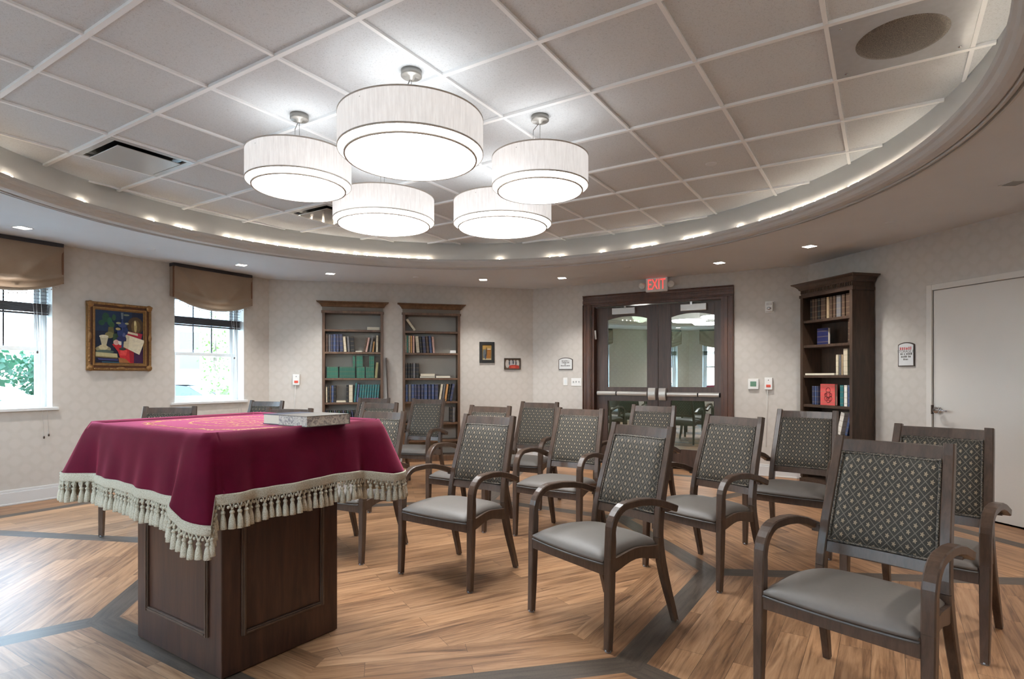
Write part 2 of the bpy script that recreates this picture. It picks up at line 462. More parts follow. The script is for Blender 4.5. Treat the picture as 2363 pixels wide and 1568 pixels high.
# baseboards
def baseboard(name, wf, gaps=()):
    mb = MB(); x = -HALF
    for a, b in sorted(gaps) + [(HALF, HALF)]:
        if a - x > .02:
            mb.bx(x, a, -.016, 0, 0, .125); mb.bx(x, a, -.010, 0, .125, .15); mb.bx(x, a, -.02, 0, 0, .018)
        x = b
    tag(mb.build(name, M['trimpaint'], loc=wf.O, rotz=wf.rz, bevel=.003), 'white stepped baseboard along the wall', 'baseboard', kind='structure')
for nm, wf, g in (('baseboard_left', WL, ()), ('baseboard_back', WB, (bc1, bc2)), ('baseboard_back_right', WD, ((dl - .13, dr + .13),)),
                  ('baseboard_right', WR, ((wd0 - .07, wd1 + .07),)), ('baseboard_front_right', WR2, ()), ('baseboard_front', WC, ()),
                  ('baseboard_front_left', WA, ()), ('baseboard_side', WE, ())):
    baseboard(nm, wf, g)

# ------------------------------------------------------------------ floor
PC = Vector((-.57, 4.08, 0)); PH = -10.0
def octo(c, r, ph): return [c + Vector((math.cos(R(ph + 45 * k)), math.sin(R(ph + 45 * k)), 0)) * r for k in range(8)]
def floor():
    mb = MB()
    def add(pts, o, d, m):
        d = d.normalized(); e = Vector((-d.y, d.x, 0))
        mb.poly(pts, m, [((p - o).dot(d) + 20, (p - o).dot(e) + 20) for p in pts])
    I = octo(PC, 1.80, PH); O = octo(PC, 1.947, PH)
    cs = math.cos(PI / 8)
    B1 = octo(C0, 4.04 / cs, -8.5); B2 = octo(C0, 4.17 / cs, -8.5); W = octo(C0, 4.9 / cs, -8.5)
    hw = .068; sh = hw / math.sin(R(67.5))
    K = octo(PC, 1.39 / cs, PH); add(K, PC + Vector((.03, .02, 0)), Vector((math.cos(R(30)), math.sin(R(30)), 0)), 0)
    for k in range(8):
        j = (k + 1) % 8
        d = I[j] - I[k]; dn = d.normalized()
        add([K[k], I[k], I[j], K[j]], I[k], d, 0)
        add([I[k], O[k], O[j], I[j]], I[k], d, 1)
        a0, a1 = O[k] + dn * sh, O[j] - dn * sh
        dB = (B1[j] - B1[k]).normalized(); b0, b1 = B1[k] + dB * sh, B1[j] - dB * sh
        add([a0, b0, b1, a1], O[k], d, 0)
        # radial band at vertex k
        dp = (O[k] - O[k - 1]).normalized(); dpB = (B1[k] - B1[k - 1]).normalized()
        add([O[k] - dp * sh, B1[k] - dpB * sh, B1[k], O[k]], O[k], B1[k] - O[k], 1)
        add([O[k], B1[k], b0, a0], O[k], B1[k] - O[k], 1)
        add([B1[k], B2[k], B2[j], B1[j]], B1[k], dB, 1)
        add([B2[k], W[k], W[j], B2[j]], B2[k], dB, 0)
    o = mb.build('floor', [M['floorwood'], M['band']])
    for p in o.data.polygons:
        if p.normal.z < 0: p.flip()
    tag(o, 'wood plank floor laid in octagon sectors with dark inlaid bands', 'floor', kind='structure')
floor()

# ------------------------------------------------------------------ ceiling
RC = Vector((-.52, 4.12, 0))
def lower_ceiling():
    mb = MB(); n = 96
    outer = []
    for j in range(n):
        a = 2 * PI * j / n
        # distance to the octagon (a little beyond the walls) in that direction
        best = 99
        for k in range(8):
            N = Vector((math.cos(R(14 + 45 * k)), math.sin(R(14 + 45 * k)), 0)); d = Vector((math.cos(a), math.sin(a), 0))
            den = d.dot(N)
            if den > 1e-6: best = min(best, (AP + .2 - (RC - C0).dot(N)) / den)
        outer.append(best)
    def ring(r, z): return [mb.vert(RC + Vector(((r[j] if isinstance(r, list) else r) * math.cos(2 * PI * j / n), (r[j] if isinstance(r, list) else r) * math.sin(2 * PI * j / n), z))) for j in range(n)]
    a, b, c, d, e = ring(outer, HC), ring(3.20, HC), ring(3.20, HU + .02), ring(3.4, HU + .02), ring(outer, HC + .1)
    for r1, r2 in ((a, b), (b, c), (c, d), (d, e), (e, a)):
        for j in range(n): mb.face((r1[j], r1[(j + 1) % n], r2[(j + 1) % n], r2[j]))
    tag(mb.build('ceiling', M['paint']), 'lower painted ceiling around the round opening', 'ceiling', kind='structure')
lower_ceiling()
GT = 1.0026; GA = Vector((math.cos(GT), math.sin(GT), 0)); GB = Vector((-math.sin(GT), math.cos(GT), 0))
hU = HU - CAMZ
G0 = Vector((-.5375 * hU, 2.1268 * hU, 0)); GS = .3675 * hU; GR = GS * .99
def grid(a, b, z=HU): return G0 + GA * ((a - 3) * GS) + GB * (b * GR) + Vector((0, 0, z))
def upper_ceiling():
    mb = MB(); n = 96
    mb.poly([RC + Vector((3.3 * math.cos(2 * PI * j / n), 3.3 * math.sin(2 * PI * j / n), HU)) for j in range(n)][::-1])
    o = mb.build('ceiling_upper', M['tile'])
    tag(o, 'raised round ceiling of speckled white square tiles', 'ceiling', kind='structure')
    g = MB(); r = 3.158
    def bar(p, d, w, z0, z1):
        # clip an infinite line to the round opening
        q = p - RC; q.z = 0; bq = q.dot(d); cq = q.dot(q) - r * r; disc = bq * bq - cq
        if disc <= 0: return
        s = math.sqrt(disc); a = p + d * (-bq - s); b = p + d * (-bq + s)
        e = Vector((-d.y, d.x, 0)) * w / 2
        L = [[Vector((v.x, v.y, zz)) for v, zz in ((x - e, z0), (x + e, z0), (x + e, z1), (x - e, z1))] for x in (a, b)]
        g.rings(L, 0, True, False)
    for k in range(-9, 14):
        bar(grid(k, 0), GB, .026, HU - .016, HU + .001)
        bar(grid(3, k), GA, .020, HU - .013, HU + .001)
    gb = g.build('grid_tee', M['tee'], o)
upper_ceiling()
def cove():
    mb = MB()
    prof = [(3.228, HC + .002), (3.228, HC - .016), (3.214, HC - .018), (3.212, HC - .001), (3.198, HC - .001), (3.196, HC - .018), (3.180, HC - .020), (3.178, HC - .002), (3.168, HC - .002), (3.166, HC - .012),
            (3.140, HC - .009), (3.118, HC - .003), (3.102, HC + .012), (3.092, HC + .034), (3.078, HC + .046), (3.074, HC + .056), (3.074, HC + .076), (3.080, HC + .081), (3.097, HC + .081), (3.100, HC + .05), (3.172, HC + .05)]
    for p0, p1 in zip(prof, prof[1:]): mb.lathe([p0, p1], 160, RC)
    tag(mb.build('trim_1', M['moulding']), 'stepped round moulding with a light trough at the ceiling opening', 'trim', kind='structure')
    mb = MB(); mb.lathe([(3.16, HC + .04), (3.16, HU + .005), (3.175, HU + .005), (3.175, HC + .04)], 128, RC)
    tag(mb.build('trim_2', M['fascia']), 'curved white band rising from the light trough to the tiles', 'trim', kind='structure')
cove()
# LED rope in the trough
def led_strip():
    root = MB(); root.lathe([(3.117, HC + .051), (3.117, HC + .082), (3.127, HC + .082), (3.127, HC + .051)], 128, RC, close_prof=True)
    ro = root.build('cove_light_strip', M['plastic'])
    tag(ro, 'light strip with a row of small warm bulbs in the round ceiling trough', 'light strip')
    n = 156; pts = []
    for j in range(n):
        a = 2 * PI * (j + random.uniform(-.10, .10)) / n
        p = RC + Vector((3.122 * math.cos(a), 3.122 * math.sin(a), HC + .097)); px = CX + F * p.x / p.y if p.y > .3 else -9
        if not (520 < px < 985 or 1740 < px < 2120 or p.y < 3) and random.random() > .38: continue
        pts.append(p)
    pts.sort(key=lambda p: -(p.y - abs(p.x + .5) * .15))
    proto = None
    for p in pts[:96]:
        if proto is None:
            b = MB(); b.blob((0, 0, 0), .0065, 0, 8, 5); proto = b.build('led', M['led'], ro); o = proto
        else: o = proto.copy(); COL.objects.link(o)
        o.location = p
    b = MB()
    for p in pts[96:]: b.blob(p, .0065, 0, 8, 5)
    tag(b.build('led_row', M['led'], ro), kind='stuff')
led_strip()

# downlights, sprinkler caps
def downlights():
    first = []
    lab = ['lit square downlight above the left window valance', 'lit square downlight above the narrow valance by the corner', 'lit square downlight in front of the left built-in bookcase',
           'lit square downlight above the small framed pictures', 'lit square downlight left of the exit sign', 'lit square downlight right of the exit sign', 'lit square downlight above the tall corner bookcase',
           'unlit square downlight near the white door']
    for i, (px, py) in enumerate([(52, 526), (557, 612), (762, 632), (1115, 646), (1297, 642), (1660, 607), (1868, 569), (2340, 423)]):
        p = at_z(px, py, HC); rz = math.atan2(p.y - C0.y, p.x - C0.x) + PI / 2
        o = empty('recessed_downlight', p, rz, lab[i], 'light', 'square downlights in the lower ceiling')
        first.append(o)
        t = MB(); s = .052; w = .062
        for x0, x1, y0, y1 in ((-w, w, -w, -s), (-w, w, s, w), (-w, -s, -s, s), (s, w, -s, s)): t.bx(x0, x1, y0, y1, -.003, .001)
        t.build('trim', M['trimpaint'], o)
        l = MB(); l.poly([(-s, -s, -.001), (s, -s, -.001), (s, s, -.001), (-s, s, -.001)])
        l.build('lens', M['down'] if i < 7 else M['nickel'], o)
        if i < 7:
            L = bpy.data.lights.new('downlight', 'SPOT'); L.energy = 60; L.color = (1, .97, .93); L.spot_size = R(105); L.spot_blend = .8; L.shadow_soft_size = .04
            lo = bpy.data.objects.new('downlight', L); COL.objects.link(lo); lo.parent = o; lo.location = (0, 0, -.012)
    for k, a in enumerate((-150, -115, -80, -45, -15)):
        p = Vector((C0.x + 3.95 * math.cos(R(a)), C0.y + 3.95 * math.sin(R(a)), HC)); o2 = copy_tree(first[0]); o2.location = p; o2.rotation_euler = (0, 0, R(a) + PI / 2)
        tag(o2, 'lit square downlight on the unseen side of the room, ' + ('by the side windows', 'by the rear corner', 'behind the viewer', 'by the plain wall', 'beyond the white door')[k], 'light', 'square downlights in the lower ceiling')
    lab = ['small sprinkler cap on the ceiling near the painting', 'small sprinkler cap on the ceiling by the moulding at the middle', 'small sprinkler cap on the ceiling above the exit sign', 'small sprinkler cap on the ceiling above the wall sign', 'small sprinkler cap on the tiled ceiling']
    for i, (px, py, z) in enumerate([(348, 575, HC), (960, 640, HC), (1447, 617, HC), (2055, 513, HC), (1641, 378, HU)]):
        b = MB(); b.lathe([(0, -.008), (.034, -.007), (.042, -.003), (.045, .002)], 24)
        tag(b.build('ceiling_sprinkler', M['paint'], loc=at_z(px, py, z)), lab[i], 'sprinkler', 'sprinkler caps')
downlights()

# ceiling vents
def vent(a, b, label, plate):
    c = (grid(a, b) + grid(a + 1, b + 1)) / 2
    o = empty('ceiling_vent', c, GT, label, 'vent', 'square ceiling vents')
    s = GS / 2 - .012
    f = MB(); k = s - .045
    for x0, x1, y0, y1 in ((-s, s, -s, -k), (-s, s, k, s), (-s, -k, -k, k), (k, s, -k, k)): f.bx(x0, x1, y0, y1, -.016, -.001)
    f.build('frame', M['vent'], o, bevel=.003)
    d = MB(); d.bx(-k, k, -k, k, -.003, -.001); d.build('throat', M['ventdark'], o)
    q = s - .075
    r = MB(); r.bx(-q, q, -q, q, -.034, -.028); r.build('plaque', plate, o, bevel=.003)
vent(2, 3, 'square ceiling vent with white plate and dark slot near the window wall', M['vent'])
_p = at_z(722, 488, HU); _q = _p - G0; vent(math.floor(_q.dot(GA) / GS + 3), math.floor(_q.dot(GB) / GR), 'square ceiling vent with shiny plate half behind the pendant lamps', plain('shiny_plate', (190, 186, 180), .12, .7))
def speaker():
    c = (grid(4, -5) + grid(5, -4)) / 2
    o = empty('ceiling_speaker', c, GT, 'square ceiling panel with a round dark perforated grille', 'speaker')
    s = GS / 2 - .012
    p = MB(); p.bx(-s, s, -s, s, -.014, -.001); p.build('panel', plain('speaker_panel', (176, 179, 183), .3, .05), o, bevel=.004)
    n = NT('speaker_grille'); v = n.coord('Object'); vo = n.n('TexVoronoi'); vo.inputs['Scale'].default_value = 260; n.l(v, vo.inputs['Vector'])
    mg = n.pbr(n.ramp(vo.outputs['Distance'], [(.3, srgb(70, 64, 58)), (.6, srgb(126, 118, 108))]), .5, .3)
    g = MB(); g.lathe([(0, -.022), (.17, -.021), (.19, -.018), (.195, -.012)], 48); g.build('grille', mg, o)
    sc_ = MB()
    for x in (-1, 1):
        for y in (-1, 1): sc_ = MB(); sc_.blob((x * s * .84, y * s * .84, -.015), (.009, .009, .005)); sc_.build('screw', M['chrome'], o)
speaker()

# ------------------------------------------------------------------ pendants
def pendant(x, y, r, zb, label, off=(.015, .01)):
    o = empty('drum_pendant', (x, y, HU), 0, label, 'pendant lamp', 'white drum pendants under the round ceiling')
    z0 = zb - HU; z1 = z0 + .177
    c = MB(); c.lathe([(0, 0), (.056, 0), (.057, -.030), (.052, -.034), (.02, -.034), (.012, -.05), (0, -.05)], 32); c.build('canopy', M['nickel'], o)
    k = MB(); zz = z1 - .03
    k.tube([(0, 0, -.045), (.0, .0, zz)], .0016, 6); k.build('cable', M['nickel'], o)
    w = MB(); w.tube([(-.006, .0, -.045), (-.012 - off[0], .0, -.09), (-.014 - off[0], .004, -.16), (-.004, .0, zz)], .0026, 6); w.build('cord', M['nickel'], o)
    s = MB(); s.lathe([(r, z0), (r, z1)], 72); s.lathe([(r - .004, z0), (r - .004, z1)], 72, m=1)
    s.build('shade', [M['linen'], M['shadein']], o)
    e = MB()
    for z in (z0, z1): e.lathe([(r + .0015, z - .004), (r + .0015, z + .004), (r - .0055, z + .004), (r - .0055, z - .004)], 72, close_prof=True)
    e.build('shade_rim', M['linenrim'], o)
    ri = r - .036
    d = MB(); d.lathe([(0, z0 - .032), (ri - .006, z0 - .032), (ri, z0 - .028), (ri, z0 + .045)], 72); d.build('diffuser', M['diffuser'], o)
    dr_ = MB(); dr_.lathe([(ri - .006, z0 - .0355), (ri + .003, z0 - .0355), (ri + .003, z0 - .027), (ri - .006, z0 - .027)], 72, close_prof=True); dr_.build('diffuser_rim', M['linenrim'], o)
    pn = MB(); pn.lathe([(0, z0 + .046), (ri + .001, z0 + .046), (ri + .001, z0 + .052), (0, z0 + .052)], 72); pn.build('light_block_lid', M['plastic'], o)  # added unseen lid, keeps the diffuser's light off the ceiling
    h = MB()
    for q in range(3):
        a = q * 2 * PI / 3; h.tube([(0, 0, zz), (r * math.cos(a), r * math.sin(a), zz)], .003, 6)
    h.build('spider', M['nickel'], o)
    L = bpy.data.lights.new('pendant_bulb', 'POINT'); L.energy = 1.9 * (r / .39) ** 2; L.color = (.97, .98, 1.0); L.shadow_soft_size = .12
    lo = bpy.data.objects.new('pendant_bulb', L); COL.objects.link(lo); lo.parent = o; lo.location = (0, 0, z0 + .11)
pendant(-.545, 3.17, .388, 2.463, 'largest white linen drum pendant hanging highest and nearest in the cluster')
pendant(-1.345, 3.70, .318, 2.472, 'white drum pendant nearest the window wall')
pendant(.178, 3.72, .305, 2.46, 'white drum pendant with a curly cord nearest the tall corner bookcase', (.03, 0))
pendant(-1.00, 4.58, .388, 2.466, 'white drum pendant in the rear of the cluster in front of the shiny vent')
pendant(-.075, 4.66, .388, 2.466, 'white drum pendant in the rear of the cluster partly hidden by another lamp')

# ------------------------------------------------------------------ windows
def window(i, wf, t0, t1, lab):
    o = empty('window_%d' % i, wf.w((t0 + t1) / 2, 0, 0), wf.rz, lab, 'window', kind='structure')
    w = (t1 - t0) / 2; z0, z1 = WZ0, WZ1; zm = 1.535; D = .17
    fr = MB(); b = .05
    for x0, x1, a, c in ((-w, -w + b, z0, z1), (w - b, w, z0, z1), (-w + b, w - b, z1 - b, z1), (-w + b, w - b, z0, z0 + .03)): fr.bx(x0, x1, D - .03, D + .05, a, c)
    fr.build('frame', M['whitevinyl'], o, bevel=.003)
    def sash(nm, za, zb, y, mun):
        s = MB(); k = .042
        for x0, x1, a, c in ((-w + b, -w + b + k, za, zb), (w - b - k, w - b, za, zb), (-w + b + k, w - b - k, zb - k, zb), (-w + b + k, w - b - k, za, za + k)): s.bx(x0, x1, y - .015, y + .015, a, c)
        so = s.build(nm, M['whitevinyl'], o, bevel=.002)
        x0, x1 = -w + b + k, w - b - k
        g = MB(); g.bx(x0, x1, y - .002, y + .002, za + k, zb - k); g.build('pane', M['pane'], so)
        if mun:
            m = MB()
            for q in (1, 2): xx = x0 + (x1 - x0) * q / 3; m.bx(xx - .007, xx + .007, y - .006, y + .006, za + k, zb - k)
            for zz in (za + k + (zb - za - 2 * k) * .52,): m.bx(x0, x1, y - .0055, y + .0055, zz - .007, zz + .007)
            m.build('muntin', M['blind'], so)  # dark tone: shade of the muntins put into their colour
    sash('upper_sash', zm - .02, z1 - b, D + .02, True)
    sash('lower_sash', z0 + .03, zm + .022, D - .012, False)
    s = MB(); s.bx(-w - .05, w + .05, -.03, D, z0 - .028, z0 + .002); s.build('sill', M['trimpaint'], o, bevel=.004)
    # portal so that daylight is sampled well
    L = bpy.data.lights.new('window_daylight', 'AREA'); L.shape = 'RECTANGLE'; L.size = t1 - t0; L.size_y = z1 - z0; L.cycles.is_portal = True
    lo = bpy.data.objects.new('window_daylight', L); COL.objects.link(lo); lo.location = wf.w((t0 + t1) / 2, WT + .01, (z0 + z1) / 2)
    lo.rotation_euler = (R(90), 0, wf.rz + PI); lo.rotation_euler = (R(-90), 0, wf.rz)
def valance(wf, t0, t1, lab):
    o = empty('window_valance', wf.w((t0 + t1) / 2, 0, HC), wf.rz, lab, 'valance', 'tan swagged valances over the windows')
    w = (t1 - t0) / 2 + .06; dp = .09; zt = -.012
    m = MB(); nx, nz = 36, 18
    def bot(u): return -.41 - .125 * (1 - (2 * u - 1) ** 2)
    G = []
    for i in range(nx + 1):
        u = i / nx; x = -w + 2 * w * u; row = []
        for j in range(nz + 1):
            v = j / nz; z = zt - .03 + (bot(u) - zt + .03) * v
            sw = 1 - (2 * u - 1) ** 2
            y = -dp - .018 * math.sin(PI * min(1, v * 1.1)) * sw - .012 * math.sin(v * 9 + sw * 4) * sw * v
            y -= .024 * (math.exp(-((v - 2.0 * u) / .10) ** 2) + math.exp(-((v - 2.0 * (1 - u)) / .10) ** 2)) * (v < .8)
            if v > .74: y -= .05 * abs(math.sin((v - .74) / .26 * PI * 2.0)) * (.35 + sw)
            row.append(m.vert((x, y, z)))
        G.append(row)
    for i in range(nx):
        for j in range(nz): m.face((G[i][j], G[i + 1][j], G[i + 1][j + 1], G[i][j + 1]), 0, None, True)
    for sx in (-1, 1):
        m.poly([(sx * w, 0, zt), (sx * w, -dp, zt), (sx * w, -dp, -.41), (sx * w, 0, -.39)])
    ob = m.build('fabric', M['valance'], o)
    t = MB(); t.bx(-w - .004, w + .004, -dp - .006, -.0, zt - .03, -.003); t.build('top_band', M['valdark'], o)
    e = MB()
    for sx in (-1, 1): e.bx(sx * w - .012, sx * w + .004 * sx + (.0 if sx > 0 else .008), -dp - .006, -dp + .004, -.41, zt - .03)
    e.build('edge_binding', M['valedge'], o)
    bd = MB()
    for i in range(1, 30):
        u = i / 30; bd.blob((-w + 2 * w * u, -dp - .004, bot(u) - .018 - .006 * (i % 2)), .0065, 0, 6, 4)
    bd.build('bead_fringe', M['bead'], o)
def blind(wf, t0, t1, lab, cords=True):
    o = empty('window_blind', wf.w((t0 + t1) / 2, 0, WZ1), wf.rz, lab, 'blind', 'raised dark blinds in the windows')
    w = (t1 - t0) / 2 - .012; y = .085
    h = MB(); h.bx(-w, w, y - .03, y + .03, -.05, -.002); h.build('head_rail', M['blind'], o)
    s = MB()
    for k in range(7): s.box((0, y, -.075 - k * .036), (2 * w, .05, .003), 0, Matrix.Rotation(R(8), 3, 'X'))
    s.build('slat', M['blind'], o)
    st = MB()
    for k in range(9): st.bx(-w, w, y - .027, y + .027, -.315 - k * .010, -.308 - k * .010)
    st.build('slat_stack', M['blind'], o)
    b = MB(); b.bx(-w, w, y - .028, y + .028, -.420, -.402); b.build('bottom_rail', M['blind'], o, bevel=.003)
    if cords:
        for dx, zl, nm in ((.0, -.80, 'tilt_cord'), (.035, -1.66, 'lift_cord'), (.075, -1.64, 'lift_cord')):
            x = w - .10 + dx
            c = MB(); c.tube([(x - .05, y - .035, -.05), (x, -.02 if zl < -1 else y - .05, zl)], .0016, 5); co = c.build(nm, M['plastic'], o)
            a = MB(); a.lathe([(0, .012), (.006, .01), (.009, -.004), (.006, -.014), (0, -.016)], 10, (x, -.02 if zl < -1 else y - .05, zl)); a.build('tassel_knob', M['bronze'], co)
wl = [('double hung window beside the painting cut by the picture edge', 'double hung window between the painting and the corner')]
k = 1
for wf, labs in ((WL, ('white double hung window at the edge of the picture', 'white double hung window between the painting and the corner')), (WE, ('white window behind the viewer', 'white window beside the viewer')), (WA, ('white window behind the table', 'white window at the rear of the room'))):
    for (a, b), lab in zip(WIN, labs):
        window(k, wf, a, b, lab)
        L2 = {1: ('tan swagged valance at the edge of the picture above the wide window', 'raised dark blind in the window at the edge of the picture'),
              2: ('tan swagged valance above the window nearest the corner', 'raised dark blind in the window nearest the corner')}.get(k, ('tan valance seen mirrored in the door glass, window ' + 'abcdefg'[k], 'dark blind seen mirrored in the door glass, window ' + 'abcdefg'[k]))
        if k > 2:
            L2 = {3: ('tan valance on the side wall, mirrored in the far door pane', 'dark blind on the side wall, first window'), 4: ('tan valance on the side wall, mirrored in the near door pane', 'dark blind on the side wall, second window'),
                  5: ('tan valance on the rear wall nearest the table', 'dark blind on the rear wall nearest the table'), 6: ('tan valance on the rear wall farthest from the table', 'dark blind on the rear wall farthest from the table')}[k]
        valance(wf, a, b, L2[0]); blind(wf, a, b, L2[1], k < 3)
        k += 1

# ------------------------------------------------------------------ double doors
def prism(mb, pts, y0, y1, m=0):
    """extrude an xz outline along y"""
    a = [mb.vert((x, y0, z)) for x, z in pts]; b = [mb.vert((x, y1, z)) for x, z in pts]; n = len(pts)
    mb.face(a, m); mb.face(b[::-1], m)
    for i in range(n): mb.face((a[i], a[(i + 1) % n], b[(i + 1) % n], b[i]), m)
def double_door():
    wf = WD; o = empty('door_1', wf.O, wf.rz, 'dark wood double doors with arched glass panes under the exit sign', 'door', kind='structure')
    cw = .135; c = MB()
    def casing(x0, x1, z0, z1, horiz, inner):
        # three stepped mouldings
        if horiz:
            for (a, b, d) in ((0, 1, .022), (.12, .45, .034), (.62, .9, .03), (.9, 1, .044)): c.bx(x0, x1, -d, 0, z0 + (z1 - z0) * a, z0 + (z1 - z0) * b)
        else:
            for (a, b, d) in ((0, 1, .022), (.12, .45, .034), (.62, .9, .03), (.9, 1, .044)):
                p, q = (x0 + (x1 - x0) * a, x0 + (x1 - x0) * b)
                c.bx(p, q, -d, 0, z0, z1)
    casing(dl, dl - cw, 0, DH, False, 1); casing(dr, dr + cw, 0, DH, False, 1); casing(dl - cw, dr + cw, DH, DH + cw, True, 1)
    c.build('casing', M['casewood'], o, bevel=.004)
    j = MB(); k = .03
    j.bx(dl, dl + k, -.0, WT, 0, DH); j.bx(dr - k, dr, 0, WT, 0, DH); j.bx(dl + k, dr - k, 0, WT, DH - k, DH)
    j.build('jamb', M['casewood'], o)
    Y0, Y1 = .10, .145
    tm = WD.hit(1519, 850, Y0)[0]
    def leaf(x0, x1, g0, g1, hinge, lab):
        l = MB(); zt = DH - k - .006
        zA = WD.hit((1448 if hinge < 0 else 1598), 894, Y0)[1]; zB = WD.hit((1448 if hinge < 0 else 1598), 926, Y0)[1]
        zs = WD.hit((1448 if hinge < 0 else 1598), 737 if hinge < 0 else 729.5, Y0)[1]; zC = .255
        l.bx(x0, g0, Y0, Y1, .008, zt); l.bx(g1, x1, Y0, Y1, .008, zt)
        l.bx(g0, g1, Y0, Y1, .008, zC); l.bx(g0, g1, Y0, Y1, zB, zA)
        n = 14; rise = .045
        pts = [(g0, zt), (g0, zs)] + [(g0 + (g1 - g0) * i / n, zs + rise * (1 - (2 * i / n - 1) ** 2)) for i in range(1, n)] + [(g1, zs), (g1, zt)]
        prism(l, pts, Y0, Y1)
        lo = tag(l.build('leaf', M['doorwood'], o, bevel=.002), lab)
        g = MB(); g.bx(g0 - .004, g1 + .004, Y0 + .018, Y0 + .024, zA - .004, zs + rise + .005); g.build('upper_glass', M['doorglass'], lo)
        g = MB(); g.bx(g0 - .004, g1 + .004, Y0 + .018, Y0 + .024, zC - .004, zB + .004); g.build('lower_glass', M['doorglass'], lo)
        # panic bar
        zb = WD.hit(1450 if hinge < 0 else 1590, 909 if hinge < 0 else 911.5, Y0 - .05)[1]
        xh, xm = (x0 + .03, x1 - .02) if hinge < 0 else (x1 - .03, x0 + .02)
        sg = 1 if hinge < 0 else -1
        L = abs(xm - xh)
        def seg(u0, u1, mt, r=.030):
            b = MB(); a, bb = xh + sg * L * u0, xh + sg * L * u1
            P = [(-.052, -r), (-.066, -r * .6), (-.070, 0), (-.066, r * .6), (-.052, r), (0, r), (0, -r)]
            b.rings([[Vector((x, Y0 + p[0], zb + p[1])) for p in P] for x in (a, bb)], 0, True, False)
            return b
        pb = seg(.0, .33, 0).build('panic_bar', M['alu'], lo, bevel=.002)
        pb2 = seg(.35, .86, 0).build('push_bar', M['alu'], lo, bevel=.002)
        b = seg(-.008, .0, 0, .028); b.build('end_cap', M['black'], lo)
        b = seg(.33, .35, 0, .024); b.build('bar_gap', M['black'], lo)
        h = MB(); xa, xb = sorted((xh + sg * L * .88, xh + sg * L * 1.0)); n = 10
        prof = [(Y0 - .035 - .045 * math.sin(PI * (.15 + .7 * i / n)), zb - .085 + .17 * i / n) for i in range(n + 1)]
        h.rings([[Vector((x, y, z)) for y, z in prof] + [Vector((x, Y0, zb + .085)), Vector((x, Y0, zb - .085))] for x in (xa, xb)], 0, True, False)
        h.build('latch_case', M['alu'], lo, bevel=.004)
        # door closer
        if hinge < 0: a, b_ = WD.hit(1412, 720, Y0 - .05)[0], WD.hit(1465, 720, Y0 - .05)[0]; zz = WD.hit(1438, 718, Y0 - .05)[1]
        else: a, b_ = WD.hit(1570, 710, Y0 - .05)[0], WD.hit(1630, 710, Y0 - .05)[0]; zz = WD.hit(1600, 709, Y0 - .05)[1]
        cl = MB(); cl.bx(a, b_, Y0 - .055, Y0, zz - .047, zz + .047); co = cl.build('door_closer', M['alu'], lo, bevel=.006)
        ar = MB(); xs = a if hinge < 0 else b_
        ar.box(((xs + (b_ if hinge < 0 else a)) / 2 + sg * .07, Y0 - .055, zz + .085), (.34, .022, .014)); ar.box((xs + sg * .06, Y0 - .035, zz + .10), (.05, .05, .03)); ar.box((xs + sg * .2, Y0 - .04, zz + .062), (.03, .03, .05))
        ar.build('closer_arm', M['chrome'], co, bevel=.002)
    leaf(dl + k + .002, tm - .003, WD.hit(1402, 850, Y0)[0], WD.hit(1493, 850, Y0)[0], -1, 'door leaf nearest the light switches')
    leaf(tm + .003, dr - k - .002, WD.hit(1548, 850, Y0)[0], WD.hit(1648, 850, Y0)[0], 1, 'door leaf nearest the thermostat')
    s = MB(); s.tube([(dl + k + .006, .03, 1.93), (dl + k + .012, .045, 1.80)], .014, 8); s.build('contact_sensor', M['plastic'], o)
    # hall behind the glass
    h = MB(); a, b = -HALF, HALF; d = 2.6
    h.poly([(a, WT, 0), (b, WT, 0), (b, d, 0), (a, d, 0)], 1)
    h.poly([(a, WT, 2.6), (b, WT, 2.6), (b, d, 2.6), (a, d, 2.6)], 2)
    h.poly([(a, d, 0), (b, d, 0), (b, d, 2.6), (a, d, 2.6)], 0); h.poly([(a, WT, 0), (a, d, 0), (a, d, 2.6), (a, WT, 2.6)], 0); h.poly([(b, WT, 0), (b, d, 0), (b, d, 2.6), (b, WT, 2.6)], 0)
    tag(h.build('wall_hall', [plain('hall_paint', (150, 160, 148), .7), plain('hall_floor', (190, 186, 176), .3), M['paint']], loc=wf.O, rotz=wf.rz), 'pale green hall seen through the door glass', 'wall', kind='structure')
    L = bpy.data.lights.new('hall_fill_light', 'POINT'); L.energy = 50; L.color = (1, .95, .88); L.shadow_soft_size = .15  # unseen light added to brighten the hall behind the glass
    lo = bpy.data.objects.new('hall_fill_light', L); COL.objects.link(lo); lo.location = wf.w(-.7, 1.5, 2.3)
double_door()

